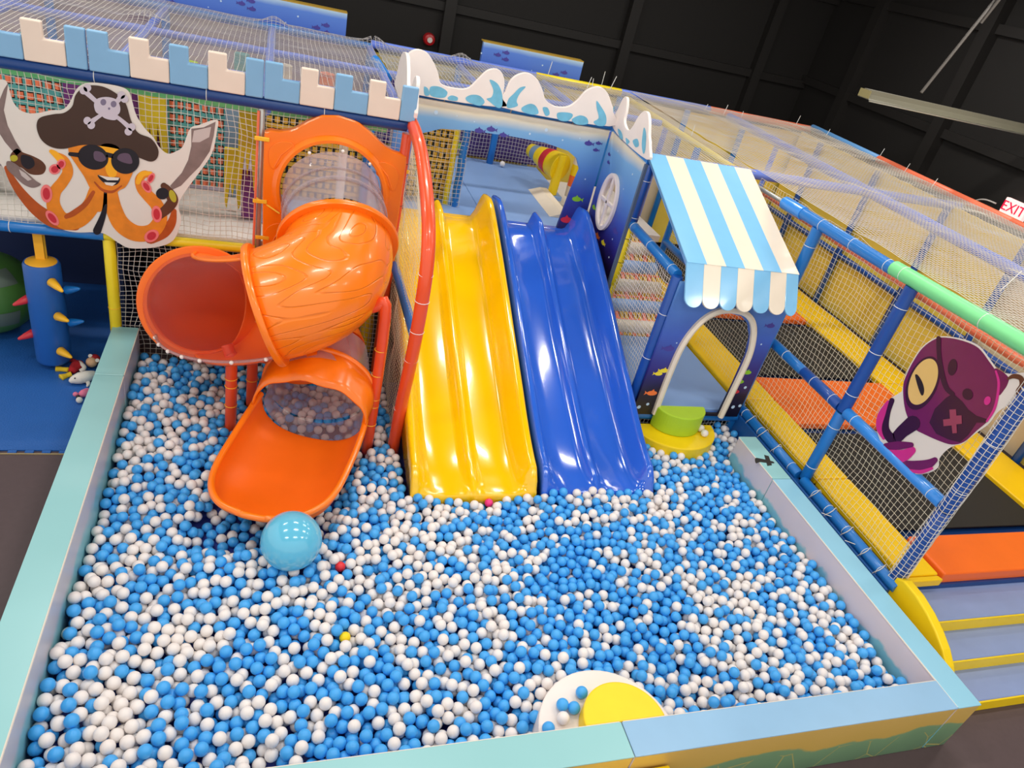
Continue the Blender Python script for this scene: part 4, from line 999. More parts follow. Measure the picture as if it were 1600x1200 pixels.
crest([(6.56,2.80),(6.55,3.02),(6.58,3.12),(6.66,3.15),(6.74,3.10),(6.80,2.98),(6.92,2.92),(7.04,2.98),(7.16,3.10),(7.30,3.19),(7.46,3.2),(7.6,3.16),(7.70,3.06),(7.76,2.92),(7.76,2.80)], toE, 'white wave board edge-on at the end of the castle front', [[(6.6,2.83),(6.7,2.9),(6.75,2.84)],[(7.3,2.83),(7.42,3.05),(7.6,2.95),(7.55,2.83)]])
af = thing('arch_frame_rails', 'navy padded rails and grey lashing bars below the wave boards', 'play frame', (2.4, 7.84, 2.7))
pole('rail', (1.2, 7.86, 2.765), (3.68, 7.86, 2.765), .035, TUBE_B, af, ties=(.2,.5,.8), tiemat=TIE_Y)
pole('rail', (3.72, 7.82, 2.73), (3.72, 6.82, 2.70), .035, TUBE_LB, af)
# upper deck
dk = thing('upper_deck_mat', 'light blue padded deck at the top of the slides', 'deck', (2.4, 8.9, 1.44))
for (x0, x1, y0, y1) in ((1.18,2.40,7.74,9.05),(2.405,3.66,7.74,9.05),(1.18,2.40,9.055,10.33),(2.405,3.8,9.055,10.33)):
    obj('deck_pad', MB().use(DECK).box((x0, y0, 1.44), (x1, y1, 1.505)), dk, bevel=.008)
obj('deck_pad', MB().use(DECK).box((-.08, 7.0, 1.495), (1.12, 7.7, 1.515)), dk, bevel=.005)
ms = thing('sea_mural_wall', 'dark purple sea mural behind netting at the back of the upper deck', 'printed panel', (2.6, 10.4, 1.5))
mb = MB().use(SEA_D).box((1.2, 10.47, 1.5), (4.1, 10.50, 2.45)); fish(mb, 'g', (2.62, 1.62), .09, lambda a, b, k: (a, 10.47-.005*k, b)); obj('printed_board', mb, ms)
obj('net', net_patch(quad_fn((1.2,10.36,1.5),(4.0,10.36,1.5),(4.0,10.36,2.66),(1.2,10.36,2.66)), 56, 22, CORD, .003, .003, 6), ms)
pole('post', (3.02, 10.2, 1.5), (3.02, 10.2, 2.66), .05, TUBE_B, ms)
# strap roller behind the guard
woven(1.30, 1.98, 1.515, 2.5, 8.30, YLW, YLW, BKW, 'golden and black strap curtain behind the net at the left of the upper deck', backing=BKW)
sn = thing('strap_curtain_net', 'white net in front of the golden strap curtain with a blue edge post', 'net', (1.7, 8.1, 1.5))
obj('net', net_patch(quad_fn((1.22,8.12,1.515),(2.12,8.12,1.515),(2.12,8.12,2.55),(1.22,8.12,2.55),(0,-.03,0)), 18, 20, CORD, .003, .004, 7), sn)
pole('post', (2.08, 8.16, 1.5), (2.08, 8.16, 2.6), .045, TUBE_B, sn)
pole('post', (1.98, 8.2, 1.5), (1.98, 8.2, 2.6), .035, TUBE_Y, sn)
# foam cannon
cn = thing('foam_cannon', 'yellow foam cannon with a red band standing on the upper deck', 'toy cannon', (3.5, 9.2, 1.5))
a = Vector(at(829, 234, y=9.7)); b = Vector(at(876, 262, y=9.15)); dv = (b-a)
def seg(f0, f1, r0, r1, m, nm): obj(nm, MB().use(m).tube([a+dv*f0, a+dv*(f0+.01), a+dv*(f1-.01), a+dv*f1], [r0*.97, r0, r1, r1*.97], 20), cn, smooth=True, auto=40)
seg(0, .12, .09, .1, MUSTARD, 'muzzle'); seg(.12, .3, .1, .12, GREYB, 'muzzle_band'); seg(.3, .52, .125, .15, STEP_Y, 'barrel'); seg(.52, .7, .155, .175, RED, 'red_band'); seg(.7, 1.0, .17, .19, STEP_Y, 'breech')
pole('post', tuple(at(862, 303, z=1.51)), tuple(at(862, 303, z=1.51) + np.array((.02, 0, .55))), .065, STEP_Y, cn)
st = thing('striped_foam_post', 'cream, orange and yellow striped foam post at the right of the upper deck', 'foam post', tuple(at(880, 306, z=1.5)))
q = at(880, 306, z=1.5)
for k, m_ in enumerate((CREAM, PAD_O, STEP_Y, CREAM)):
    obj('stripe', MB().use(m_).tube([(q[0]+.08, q[1], 1.505+.15*k), (q[0]+.08, q[1], 1.505+.15*k+.15)], .06, 14), st, smooth=True, auto=40)
one('ramp_wedge', MB().use(CREAM).prism([(3.34, 8.2, 1.506), (3.6, 8.2, 1.506), (3.6, 8.2, 1.56), (3.5, 8.2, 1.56)], (0, 1.0, 0)), 'cream foam wedge on the right of the upper deck', 'foam wedge')

# ---------------------------------------------------------------- playhouse with striped awning
ph = thing('awning_playhouse', 'undersea playhouse front with arched door and blue and cream striped awning', 'playhouse', (4.3, 5.45, 0))
toP = lambda a, b, k: (a, 5.44-.03*k, b)
door = [(3.935,.50),(3.93,.9),(3.94,1.25),(3.99,1.47),(4.08,1.62),(4.20,1.70),(4.33,1.72),(4.47,1.70),(4.59,1.62),(4.68,1.47),(4.73,1.25),(4.73,.9),(4.715,.50)]
mb = MB().use(SEA_B); holed(mb, [(3.66,.47),(4.97,.47),(4.97,2.0),(3.66,2.0)], door, (4.33,1.15), toP)
for (x, z, s_, k) in ((3.80,1.28,.06,'p'),(3.84,1.02,.05,'y'),(3.79,.98,.045,'y'),(3.80,.74,.06,'o'),(4.84,1.05,.05,'g'),(4.80,.93,.05,'g'),(4.86,1.62,.05,'p'),(4.80,.8,.05,'r'),(4.74,1.82,.04,'p')): fish(mb, k, (x, z), s_, toP)
for (x, z, r) in ((3.71,.56,.022),(3.8,.6,.018),(4.86,.6,.022),(4.94,.62,.02),(3.86,1.35,.008),(4.85,1.4,.01),(4.9,.86,.018)): dot(mb, (x, z), r, toP)
obj('printed_front', mb, ph)
tr_ = spline([(a, 5.395, b) for a, b in [(3.915,.49),(3.905,.9),(3.915,1.27),(3.97,1.50),(4.06,1.655),(4.19,1.745),(4.33,1.765),(4.48,1.745),(4.61,1.655),(4.70,1.49),(4.755,1.25),(4.755,.9),(4.745,.47)]], False, 4)
obj('door_trim', MB().use(CREAM).tube(tr_, .034, 6), ph, smooth=True, auto=40)
# awning
aw = obj('awning', MB().use(mat('awning_edge_blue', (110, 160, 220), rough=.35)).prism([(3.685, 6.85, 2.745), (3.685, 6.85, 2.765), (3.685, 5.475, 2.165), (3.685, 5.475, 2.14)], (1.285, 0, 0)), ph)
STRB = mat('awning_blue_vinyl', (132, 196, 238), rough=.22, coat=.4, vary=.05, bump=.12, bscale=5); STRC = mat('awning_cream_vinyl', (240, 226, 206), rough=.25, coat=.3, vary=.03, bump=.12, bscale=5)
for k in range(6):
    x0 = 3.685 + k*1.285/6; x1 = x0 + 1.285/6
    top = [(6.86, 2.772), (6.2, 2.488), (5.9, 2.356), (5.47, 2.172)]
    G = [[(x0, y, z) for y, z in top], [(x1, y, z) for y, z in top]]
    obj('awning_stripe', MB().use(STRB if k % 2 == 0 else STRC).grid(G), aw, solid=.022)
ws = [.19]*6 + [.145]; x0 = 3.68
for k, w_ in enumerate(ws):
    pts = []
    nseg = 10; ztop, zc_ = 2.18, 1.90
    def P3(a, z): 
        y = 5.468 - (2.18-z)*.62; return (a, y, z)
    out = [P3(x0, ztop), P3(x0, zc_)] + [P3(x0+w_/2-w_/2*math.cos(PI*i/nseg), zc_-.075*math.sin(PI*i/nseg)) for i in range(1, nseg)] + [P3(x0+w_, zc_), P3(x0+w_, ztop)]
    obj('scallop', MB().use(STRB if k % 2 == 0 else STRC).prism(out, (0, .02, -.01)), aw, bevel=.004); x0 += w_
pole('post', (3.66, 5.50, .02), (3.66, 5.50, 2.02), .056, TUBE_DB, ph, ties=(.55, .8))
pole('post', (5.02, 5.52, .02), (5.02, 5.52, 2.0), .05, TUBE_B, ph)
pole('post', (3.73, 6.80, 1.30), (3.73, 6.80, 2.0), .052, TUBE_Y, ph, ties=(.4, .8), tiemat=BLACK)
pole('post', (3.73, 6.80, 2.0), (3.73, 6.80, 2.68), .054, TUBE_DB, ph, ties=(.15, .75))
pole('side_rail', (3.73, 6.78, 2.02), (3.67, 5.53, 2.02), .052, TUBE_B, ph, ties=(.06, .45, .9))
pole('post', (3.73, 6.8, .02), (3.73, 6.8, 1.30), .045, TUBE_Y, ph)
pole('sill_rail', (3.66, 5.48, .42), (5.02, 5.48, .42), .05, TUBE_B, ph, ties=(.3,))
pole('post', (4.98, 8.05, .5), (4.98, 8.05, 2.66), .045, TUBE_B, ph)
pole('back_rail', (4.98, 8.05, 1.42), (4.98, 6.9, 1.42), .045, TUBE_B, ph)
obj('floor_pad', MB().use(DECK).box((3.68, 5.50, .40), (5.08, 7.06, .50)), ph, bevel=.008)
obj('skirt_net', net_patch(quad_fn((3.7,5.47,.02),(4.98,5.47,.02),(4.98,5.47,.4),(3.7,5.47,.4),(0,.02,0)), 28, 8, CORD, .0028, .004, 8), ph)
obj('side_net', net_patch(quad_fn((3.67,5.54,.5),(3.73,6.76,.5),(3.73,6.76,1.98),(3.67,5.54,1.98)), 25, 30, CORD, .0027, .003, 9), ph)
obj('side_net', net_patch(quad_fn((5.04,6.95,.5),(5.0,8.0,.5),(5.0,8.0,2.6),(5.04,6.95,2.6)), 20, 40, CORDY, .0022, .003, 10), ph)
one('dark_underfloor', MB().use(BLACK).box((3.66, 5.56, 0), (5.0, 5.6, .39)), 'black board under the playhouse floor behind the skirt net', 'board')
# roller stairs behind the window panel
for k, (y, z, m_) in enumerate(((7.18,.56,CREAM),(7.44,.72,DECK),(7.70,.88,CREAM),(7.96,1.04,DECK),(8.22,1.20,CREAM))):
    one('foam_roller', MB().use(m_).tube([(3.80, y, z), (3.82, y, z), (4.90, y, z), (4.92, y, z)], [.07,.092,.092,.07], 20), '%s foam roller, %s step of the roller stairs behind the playhouse' % ('cream' if m_ is CREAM else 'light blue', ('lowest','second','middle','fourth','top')[k]), 'foam roller', 'stair rollers', smooth=True, auto=50)
wb = thing('stair_webbing', 'yellow and coral strap ramp under the foam stair rollers', 'woven panel', (4.35, 7.7, .5))
mb = MB().use(YLW); mb2 = MB().use(ORW)
for k in range(18):
    x = 3.80 + k*.065; (mb if k % 3 else mb2).prism([(x, 7.06, .50), (x, 7.08, .48), (x, 8.4, 1.28), (x, 8.38, 1.30)], (.045, 0, 0))
obj('yellow_straps', mb, wb); obj('coral_straps', mb2, wb)
mb = MB().use(ORW)
for k in range(9): y = 7.1+k*.15; z = .5+(y-7.06)*.606; mb.box((3.79, y, z-.004), (4.96, y+.045, z+.012))
obj('cross_straps', mb, wb)
one('upper_landing', MB().use(DECKW).box((3.76, 8.40, 1.26), (5.1, 10.3, 1.36)), 'off-white padded landing at the top of the roller stairs', 'deck', bevel=.012)

# ---------------------------------------------------------------- right fence beside the pit
FX = 5.13
fr = thing('trampoline_side_fence', 'blue padded fence with a green top rail and white netting beside the ball pit', 'fence', (FX, 4.4, 0))
for y, m_, zt in ((5.68, TUBE_B, 2.60), (4.35, TUBE_DB, 2.62), (3.03, TUBE_DB, 2.66)):
    o = pole('post', (FX, y, .50), (FX, y, 1.31), .056, TUBE_B if y != 3.03 else TUBE_DB, fr, ties=(.2, .8)); o = pole('post', (FX, y, 1.33), (FX, y, zt), .058, m_, fr, ties=(.15, .5, .85))
pole('mid_rail', (FX, 5.62, 1.345), (FX, 5.0, 1.345), .052, TUBE_B, fr, ties=(.5,)); pole('mid_rail', (FX, 5.0, 1.345), (FX, 4.40, 1.345), .055, TUBE_DB, fr, ties=(.3, .8))
pole('mid_rail', (FX, 4.30, 1.345), (FX, 3.08, 1.345), .055, TUBE_LB, fr, ties=(.1, .9))
pole('bottom_rail', (FX-.04, 5.70, .50), (FX-.04, 4.40, .50), .05, TUBE_B, fr, ties=(.2,.45,.7,.9)); pole('bottom_rail', (FX-.04, 4.32, .50), (FX-.04, 2.95, .50), .05, TUBE_B, fr, ties=(.15,.3,.5,.7,.85))
pole('top_rail', (FX, 5.98, 2.64), (FX, 4.62, 2.66), .058, TUBE_B, fr, ties=(.25,.6,.95)); pole('top_rail_wrap', (FX, 6.30, 2.63), (FX, 5.96, 2.64), .068, TUBE_LB, fr)
pole('bare_pipe', (FX, 6.95, 2.61), (FX, 6.28, 2.63), .024, STEEL, fr)
pole('green_top_rail', (FX, 4.62, 2.67), (FX, 2.95, 2.72), .066, TUBE_G, fr, ties=(.08, .6), label='mint green padded section of the top rail')
obj('fascia_board', MB().use(mat('blue_fascia_vinyl', (26, 88, 158), rough=.4)).box((FX-.10, 2.98, 0), (FX-.02, 5.75, .46)), fr, bevel=.01)
def ffn(u, v):
    y = 5.66 - (5.66-3.0)*u; z = .53 + (2.70-.53)*v
    return (FX+.065 + .05*math.sin(PI*v)*math.sin(PI*u*2)**2, y, z)
obj('net', net_patch(ffn, 51, 40, CORDY, .0021, .0035, 12), fr)
def ffn(u, v):
    y = 6.9 - (6.9-5.66)*u; z = .53 + (2.70-.53)*v
    return (FX+.065, y, z)
obj('net', net_patch(ffn, 24, 40, CORDY, .0021, .003, 13), fr)
# gathered net wrapped round the near post
def wfn(u, v):
    a = 2*PI*u; z = .5 + 2.1*v; r_ = .066 + .008*math.sin(9*v+3*a); return (FX + r_*math.cos(a), 3.03 + r_*math.sin(a), z)
obj('wrapped_net', net_patch(wfn, 9, 48, CORD, .0028, .001, 14), fr)
for y in (5.55, 5.3, 5.05, 4.8, 4.1, 3.85, 3.6, 3.35, 3.15):
    obj('cord_loop', MB().use(CORD).tube([(FX-.04+.065*math.cos(q), y+.02*math.sin(q*2), .49+.075*math.sin(q)) for q in [2*PI*k/12 for k in range(12)]], .004, 4, closed=True), fr)
for y in (3.85, 3.5):
    obj('cord_lashing', MB().use(CORD).tube([(4.96, y, .512), (FX-.09, y-.05, .51)], .004, 4), fr)

# ---------------------------------------------------------------- trampolines
def pad(x0, y0, x1, y1, m, label, z0=.46, z1=.545): one('trampoline_pad', MB().use(m).box((x0, y0, z0), (x1, y1, z1)), label, 'safety pad', bevel=.018, seg=3)
pad(5.22, 4.30, 5.62, 5.66, PAD_Y, 'yellow edge pad beside the blue fence, nearest the playhouse'); pad(5.22, 3.04, 5.62, 4.29, PAD_Y, 'yellow edge pad along the blue fence, the one nearest the corner')
pad(5.10, 5.67, 5.62, 7.45, PAD_Y, 'yellow edge pad seen through the playhouse arch'); pad(5.10, 7.46, 5.62, 9.6, PAD_Y, 'far yellow edge pad beyond the playhouse')
pad(5.63, 5.22, 7.62, 6.16, PAD_O, 'wide orange pad between two trampolines beside the playhouse'); pad(5.63, 7.82, 7.62, 8.7, PAD_O, 'orange pad farther back beyond the awning')
pad(5.66, 3.02, 7.3, 3.48, PAD_O, 'orange front pad above the foam stairs', .44, .56); pad(7.31, 3.02, 8.6, 3.48, PAD_O, 'orange front pad at the right edge of the trampolines', .44, .56)
pad(7.63, 6.17, 8.28, 10.4, PAD_Y, 'yellow pad at the foot of the far yellow mesh fence'); pad(7.63, 3.49, 8.28, 6.16, PAD_Y, 'yellow pad along the far fence, right of the purple banner')
def bed(x0, y0, x1, y1, label): 
    t = thing('trampoline', label, 'trampoline', ((x0+x1)/2, (y0+y1)/2, 0))
    obj('jump_bed', MB().use(BED).box((x0, y0, .485), (x1, y1, .50)), t)
    fm = MB().use(TUBE_NAVY)
    obj('frame_skirt', fm.prism([(x0-.15, y0-.15, .0), (x1+.15, y0-.15, 0), (x1+.15, y1+.15, 0), (x0-.15, y1+.15, 0)], (0, 0, .44)), t)
bed(5.60, 3.62, 7.66, 5.10, 'black trampoline bed nearest the foam stairs'); bed(5.60, 6.30, 7.66, 7.70, 'black trampoline bed behind the wide orange pad'); bed(5.60, 8.85, 7.66, 10.3, 'farthest black trampoline bed beyond the awning')
# corner cap
one('corner_pad', MB().use(PAD_Y).prism([(5.22, 2.98, .46), (5.62, 2.98, .46), (5.60, 3.03, .46), (5.22, 3.03, .46)], (0, 0, .08)), 'small yellow corner flap at the foot of the netted post', 'safety pad', bevel=.01)

# far mesh fence
FFX = 8.34
ff = thing('far_mesh_fence', 'yellow and cream mesh fence with blue posts at the far side of the trampolines', 'fence', (FFX, 6.5, 0))
ys = [3.2, 4.6, 5.95, 7.2, 8.6, 10.0, 10.7]
for i in range(len(ys)-1):
    m_ = FAB_C if i == 1 else FAB_Y
    mb = MB().use(m_).box((FFX+.10, ys[i], .5), (FFX+.12, ys[i+1], 2.66)); obj('mesh_panel', mb, ff)
for y in ys[:-1]: pole('post', (FFX, y, .5), (FFX, y, 2.66), .05, TUBE_DB, ff)
for y0, y1 in zip(ys[:-1], ys[1:]): pole('mid_rail', (FFX, y0+.05, 1.345), (FFX, y1-.05, 1.345), .045, TUBE_DB, ff)
for y0, y1, m_ in ((3.2, 6.5, TUBE_CO), (6.5, 9.0, TUBE_CO), (9.0, 10.7, TUBE_SB)): pole('top_rail', (8.62, y0, 2.75), (8.62, y1, 2.75), .055, m_, ff)
mb = MB().use(BLACK).box((FFX+.095, 4.10, 2.08), (FFX+.099, 4.28, 2.32)); obj('vent_patch', mb, ff)
bf = thing('back_mesh_fence', 'yellow mesh back fence with coloured top tubes along the far edge of the play frame', 'fence', (5, 10.7, 0))
xs = [1.2, 2.45, 3.72, 5.0, 6.2, 7.3, 8.5]
for i in range(len(xs)-1): obj('mesh_panel', MB().use(FAB_Y if i != 3 else FAB_C).box((xs[i], 10.78, .4), (xs[i+1], 10.80, 2.62)), bf)
for x in xs: pole('post', (x, 10.68, 0), (x, 10.68, 2.66), .05, TUBE_B, bf)
for (x0, x1, m_) in ((1.2, 3.6, TUBE_L), (3.6, 5.0, TUBE_Y), (5.0, 6.6, TUBE_L), (6.6, 8.62, TUBE_CO)): pole('top_rail', (x0, 10.72, 2.72), (x1, 10.72, 2.72), .052, m_, bf)
lw_ = thing('castle_back_wall', 'lilac grey mesh wall at the back of the castle under the roof net', 'fence', (-1, 10.7, 0))
obj('mesh_panel', MB().use(LILAC).box((XL-1.5, 10.78, 0), (1.2, 10.80, 2.62)), lw_)
for x in (-3.9, -2.6, -1.33, -.07): pole('post', (x, 10.7, 0), (x, 10.7, 2.66), .05, TUBE_B, lw_)
pole('top_rail', (XL-1.5, 10.7, 2.69), (1.2, 10.7, 2.69), .045, TUBE_B, lw_)
obj('floor_mat', MB().use(LILAC).box((XL-1.5, 7.9, 1.38), (1.16, 10.6, 1.44)), lw_)
# roof beams and roof nets
rf = thing('roof_frame', 'lilac-blue padded roof beams carrying the white roof netting', 'roof frame', (3, 8, 2.6))
for x in (-2.6, -1.33, -.07, 1.19): pole('beam', (x, 6.64, 2.66), (x, 10.66, 2.66), .045, TUBE_L, rf)
for x in (2.45, 3.72): pole('beam', (x, 7.95, 2.66), (x, 10.66, 2.66), .042, TUBE_L, rf)
pole('beam', (5.10, 7.0, 2.64), (5.10, 10.66, 2.66), .042, TUBE_Y, rf); pole('beam', (6.95, 3.05, 2.68), (6.95, 10.66, 2.68), .06, TUBE_L, rf)
pole('beam', (XL-1, 7.86, 2.64), (1.1, 7.86, 2.64), .045, TUBE_L, rf); pole('beam', (XL-1, 9.2, 2.66), (5.0, 9.2, 2.66), .042, TUBE_L, rf)
pole('beam', (3.80, 7.25, 2.64), (8.60, 7.25, 2.66), .055, TUBE_L, rf); pass; pass
pole('beam', (5.30, 6.9, 2.54), (5.30, 3.1, 2.54), .035, TUBE_CO, rf)
for (x, y) in ((6.95, 9.2), (5.1, 9.2)): pole('post', (x, y, .5), (x, y, 2.62), .04, TUBE_L, rf)
PK = [(-.05,10.5),(1.22,10.5),(2.42,10.5),(-1.33,9.2)]
def roofz(x, y, base, cx, cy):
    sx = abs(math.sin(PI*(x+1.33)/1.26)); sy = abs(math.sin(PI*(y-6.6)/1.3)); z = base - .014*sx*sy
    for px_, py_ in PK: z += .10*math.exp(-((x-px_)**2+(y-py_)**2)/.02)
    return z
def rnet(x0, x1, y0, y1, cell, nm, label, seed, base=2.78, lift=0):
    nu, nv = int((x1-x0)/cell), int((y1-y0)/cell)
    f = lambda u, v: (x0+(x1-x0)*u, y0+(y1-y0)*v, roofz(x0+(x1-x0)*u, y0+(y1-y0)*v, base, 0, 0)+lift*v)
    one('roof_net', net_patch(f, nu, nv, CORD, .0025, .0014, seed), label, 'net')
rnet(XL-1.0, 1.17, 6.62, 10.72, .052, '', 'white roof netting over the castle behind the battlements', 21, 2.76)
rnet(1.22, 3.72, 7.92, 10.72, .052, '', 'white roof netting over the upper deck behind the wave boards', 22, 2.76)
rnet(3.76, 5.12, 6.95, 10.72, .050, '', 'white roof netting just behind the striped awning', 23, 2.75)
rnet(5.14, 8.64, 2.95, 10.72, .050, '', 'large white roof netting over the trampolines on the right', 24, 2.77)
one('foam_tube', MB().use(TUBE_G).tube([(XL-.8, 6.95, 2.60), (1.0, 6.95, 2.60)], .05, 12), 'pale green foam tube under the net just behind the battlements', 'foam tube', smooth=True, auto=40)
rr_ = random.Random(4)
for k in range(9):
    x = -3.4 + k*.5; y = 8.3 + rr_.random()*1.8; m_, c_ = [(ORW, 'coral'), (LIME, 'lime'), (TEALW, 'teal'), (CREAM, 'cream')][k % 4]
    one('foam_column', MB().use(m_).tube([(x, y, 1.45), (x, y, 2.45)], .09, 14), '%s foam column under the castle roof net, %s from the left' % (c_, ['first','second','third','fourth','fifth','sixth','seventh','eighth','last'][k]), 'foam column', smooth=True, auto=40)
# leaning light blue tube by the wave boards
one('foam_tube', MB().use(TUBE_LB).tube([tuple(at(586,95,y=9.6)), tuple(at(604,122,y=9.0))], .065, 12), 'bright blue foam tube leaning out of the net beside the wave boards', 'foam tube', smooth=True, auto=40)
# cable tie tails sticking up
mb = None
for k, (u, v, l_, dx) in enumerate(((856,110,.20,.02),(917,130,.16,.03),(940,125,.2,.0),(925,128,.12,-.01),(953,132,.2,.05),(1100,165,.1,.03),(1130,172,.16,.02),(1158,176,.1,.0),(1243,188,.16,.02),(1290,205,.12,.03),(1372,240,.16,.03),(1412,262,.14,.03),(1455,285,.13,.03),(1080,205,.14,.0),(1562,447,.2,.1))):
    p = at(u, v+8, z=2.74); one('cable_tie_tail', MB().use(TIE).tube([tuple(p), (p[0]+dx, p[1], p[2]+l_)], .005, 4), 'thin cable tie tail sticking up from the rim of the roof net', 'cable tie', 'cable tie tails')

# blue sea banners behind the frame
for (x0, x1, nm) in ((-5.2, .877, 'long undersea banner box with a school of fish at the upper left'), (2.80, 4.37, 'small undersea banner box behind the wave boards')):
    t = thing('sea_banner_box', nm, 'banner', ((x0+x1)/2, 10.95, 2.4)); mb = MB().use(SEA_C)
    mb.box((x0, 10.93, 2.42), (x1, 11.0, 3.0)); to3 = lambda a, b, k: (a, 10.93-.004*k, b)
    for i in range(3 if x0 < 0 else 2):
        bx = x1-.28-.95*i
        for (dx, dz) in ((0,0),(.12,.05),(.13,-.04)): fish(mb, 'p', (bx+dx-.1, 2.82+dz-(.06 if i % 2 == 0 else -.05)), .045, to3)
        dot(mb, (bx-.35, 2.85), .012, to3); dot(mb, (bx-.5, 2.75), .008, to3)
    obj('printed_front', mb, t)
    for lx in ((x0+.3 if x0 > 0 else -2.0), x1-.3): obj('support_leg', MB().use(STEEL).box((lx-.03, 10.97, 0), (lx+.03, 11.0, 2.45)), t)
    obj('top_edge', MB().use(mat('ochre_board_edge', (176, 142, 50))).box((x0, 10.93, 3.0), (x1, 11.10, 3.015)), t)

# ---------------------------------------------------------------- foam stairs at the right front
sd = thing('foam_stairs', 'grey-blue and yellow foam stairs with a quarter-round yellow side at the lower right', 'stairs', (6.2, 2.5, 0))
arcp = [(5.07, a, b) for a, b in [(3.0,0),(3.0,.585),(2.93,.62),(2.78,.615),(2.63,.58),(2.50,.53),(2.38,.465),(2.28,.385),(2.20,.29),(2.13,.17),(2.09,0)]]
obj('side_board', MB().use(STEP_Y).prism(arcp, (.09, 0, 0)), sd, bevel=.012)
for (y0, y1, z) in ((2.68, 3.02, .40), (2.40, 2.72, .265), (2.12, 2.44, .13)):
    obj('riser', MB().use(STEP_Y).box((5.18, y0-.012, 0), (8.2, y0+.03, z-.012)), sd, bevel=.006)
    obj('tread', MB().use(GREY_V).box((5.18, y0, z-.025), (8.2, y1, z)), sd, bevel=.01)
one('under_pad_rail', MB().use(TUBE_NAVY).box((5.22, 3.0, .40), (8.4, 3.03, .45)), 'dark blue frame edge below the orange front pad', 'trim')

# ---------------------------------------------------------------- soft play corner at the left
mt = MB().use(MATB).box((-4.5, 5.30, .001), (XLO-.01, 8.6, .014))
for k in range(26):
    x = -4.45 + k*.12
    if x < XLO-.08: mt.box((x, 5.265, .001), (x+.06, 5.302, .014))
one('floor_mat', mt, 'blue puzzle-edged foam floor mat left of the ball pit', 'mat')
one('mat_edge_strip', MB().use(mat('tan_mat_edge', (170, 150, 110))).box((-4.5, 5.256, .001), (XLO-.01, 5.264, .010)), 'tan cut edge of the blue floor mat', 'mat')
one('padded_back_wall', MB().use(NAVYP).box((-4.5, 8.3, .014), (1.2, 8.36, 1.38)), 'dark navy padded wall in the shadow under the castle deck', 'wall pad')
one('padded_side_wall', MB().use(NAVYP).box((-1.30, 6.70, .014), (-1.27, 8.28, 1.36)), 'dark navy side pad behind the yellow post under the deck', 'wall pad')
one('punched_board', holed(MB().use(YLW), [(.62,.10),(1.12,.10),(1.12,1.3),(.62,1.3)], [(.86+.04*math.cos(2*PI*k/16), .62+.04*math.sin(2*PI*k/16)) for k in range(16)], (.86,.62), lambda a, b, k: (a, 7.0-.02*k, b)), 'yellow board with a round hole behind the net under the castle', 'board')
one('dark_void_backdrop', MB().use(BLACK).box((-1.25, 7.72, .05), (1.1, 7.75, 1.36)), 'added black backdrop for the dark void behind the netting under the castle', 'board')  # added black sheet, its colour stands in for the darkness under the deck
bg = thing('punching_bag', 'blue hanging punching bag with yellow, red and blue soft spikes', 'punching bag', (-1.885, 6.60, .06))
BX_, BY_ = -1.885, 6.60
obj('bag_body', MB().use(BAGB).tube([(BX_,BY_,.06),(BX_,BY_,.075),(BX_,BY_,.10),(BX_,BY_,.6),(BX_,BY_,1.06),(BX_,BY_,1.085)], [.11,.138,.145,.148,.145,.132], 32), bg, smooth=True, auto=50)
obj('bag_cap', MB().use(mat('yellow_bag_cap', (240, 176, 40), rough=.5)).tube([(BX_,BY_,1.075),(BX_,BY_,1.09),(BX_,BY_,1.115)], [.13,.12,.03], 24), bg, smooth=True)
obj('strap', MB().use(mat('yellow_bag_cap', (240, 176, 40))).box((BX_-.035, BY_-.012, 1.09), (BX_+.035, BY_-.004, 1.42)), bg); obj('strap', MB().use(mat('dull_yellow_strap', (190, 150, 30))).box((BX_-.02, BY_+.01, 1.09), (BX_+.05, BY_+.018, 1.42)), bg)
def spike(u, v, u2, v2, m, nm, back=False):
    p = at(u, v, y=BY_-(.13 if not back else .03)); q = at(u2, v2, y=BY_-(.26 if not back else .10)); c_ = np.array((BX_, BY_, p[2]))
    obj('spike', MB().use(m).tube([tuple(p), tuple(p+(q-p)*.05), tuple(p+(q-p)*.5), tuple(p+(q-p)*.93), tuple(q)], [.036,.041,.030,.014,.006], 16), bg, smooth=True)
SPY = mat('yellow_spike', (244, 184, 30), rough=.4); SPR = mat('red_spike', (208, 46, 58), rough=.4)
for a_ in ((80,440,98,456),(90,494,107,502),(94,548,112,559)): spike(*a_, SPY, '')
for a_ in ((46,466,20,477),(53,520,28,530)): spike(*a_, SPR, '', True)
for a_ in ((104,453,125,451),(110,504,131,502)): spike(*a_, TUBE_B, '', True)
gb = thing('soft_ball', 'big green and grey soft ball at the far left edge', 'ball', (-2.52, 7.2, .40))
obj('ball_shell', MB().use(mat('grass_green_vinyl', (70, 120, 50), rough=.5)).sphere((-2.52, 7.2, .42), .40, 28, 18), gb, smooth=True)
for (th, ph_) in ((35, -60), (62, -20), (95, -70)):
    G = []
    for i in range(7):
        G.append([(-2.52 + .403*math.sin(math.radians(th+i*4))*math.cos(math.radians(ph_+j*6)), 7.2 + .403*math.sin(math.radians(th+i*4))*math.sin(math.radians(ph_+j*6)), .42+.403*math.cos(math.radians(th+i*4))) for j in range(6)])
    obj('grey_patch', MB().use(mat('grey_green_patch', (96, 112, 100), rough=.5)).grid(G), gb, smooth=True)
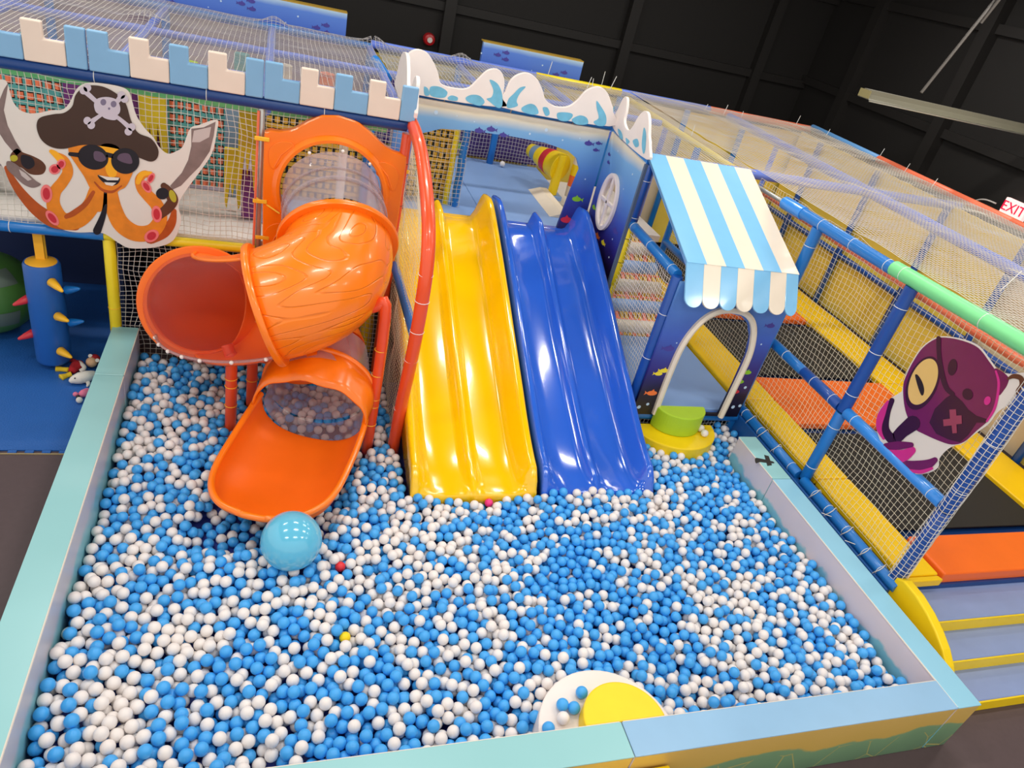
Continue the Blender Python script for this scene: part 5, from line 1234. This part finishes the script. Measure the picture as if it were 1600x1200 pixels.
# plush toys on the mat by the wall
def blob(mb, pts, r, n=12): mb.tube(spline(pts, False, 4), [float(np.interp(i/(4*(len(pts)-1)), np.linspace(0, 1, len(r)), r)) for i in range(4*(len(pts)-1)+1)], n); return mb
dl = thing('plush_doll', 'red and yellow plush doll lying on the blue mat beside the pit wall', 'plush toy', (-1.63, 6.43, .02))
DRED = mat('red_plush', (170, 24, 34), rough=.9); DYEL = mat('yellow_plush', (226, 190, 40), rough=.9); DSK = mat('beige_plush', (226, 180, 140), rough=.9); DWH = mat('white_plush', (222, 214, 204), rough=.95, bump=.3, bscale=90)
T = lambda u, v, z=.06: tuple(at(u, v, z=z))
obj('body', blob(MB().use(DRED), [T(112,580),T(120,572),T(128,568)], [.03,.055,.035]), dl, smooth=True)
obj('head', MB().use(DSK).sphere(T(143,566,.08), .05, 16, 10), dl, smooth=True); obj('hood', MB().use(DRED).sphere(T(148,561,.09), .048, 16, 10), dl, smooth=True)
obj('leg', blob(MB().use(DYEL), [T(108,578,.04),T(98,577,.03),T(88,576,.03)], [.025,.022,.03]), dl, smooth=True); obj('leg', blob(MB().use(DYEL), [T(112,584,.04),T(104,587,.03),T(95,590,.03)], [.025,.022,.034]), dl, smooth=True)
obj('arm', blob(MB().use(DWH), [T(124,566,.09),T(132,574,.08),T(126,580,.05)], [.018,.018,.022]), dl, smooth=True); obj('arm', blob(MB().use(DRED), [T(120,566,.07),T(114,563,.05),T(108,562,.04)], [.02,.018,.02]), dl, smooth=True)
for (u, v) in ((141,556),(152,563)): obj('goggle', MB().use(PRINT_W).tube([T(u,v,.125), T(u,v,.135)], .018, 12), dl)
ds = thing('plush_dolphin', 'off-white plush dolphin on the blue mat beside the pit wall', 'plush toy', (-1.60, 6.28, .02))
obj('body', blob(MB().use(DWH), [T(109,597,.05),T(114,594,.06),T(124,591,.07),T(136,588,.07),T(148,584,.06)], [.014,.036,.055,.055,.03]), ds, smooth=True)
obj('fin', blob(MB().use(DWH), [T(134,590,.06),T(138,599,.03),T(136,604,.025)], [.024,.018,.006]), ds, smooth=True); obj('eye', MB().use(BLACK).sphere(T(117,591,.10), .007, 8, 6), ds)
dp = thing('plush_animal', 'small pink and cream plush toy beside the pit wall', 'plush toy', (-1.56, 6.02, .02))
DPK = mat('pink_plush', (226, 120, 150), rough=.9)
obj('body', blob(MB().use(DPK), [T(124,618,.05),T(130,615,.06),T(137,611,.05)], [.02,.036,.03]), dp, smooth=True); obj('head', MB().use(DWH).sphere(T(124,625,.05), .028, 14, 9), dp, smooth=True)
obj('hat', MB().use(DPK).sphere(T(118,616,.07), .022, 12, 8), dp, smooth=True); obj('collar', MB().use(BLACK).sphere(T(122,620,.06), .018, 10, 8), dp, smooth=True)
print('objects', len(bpy.data.objects))
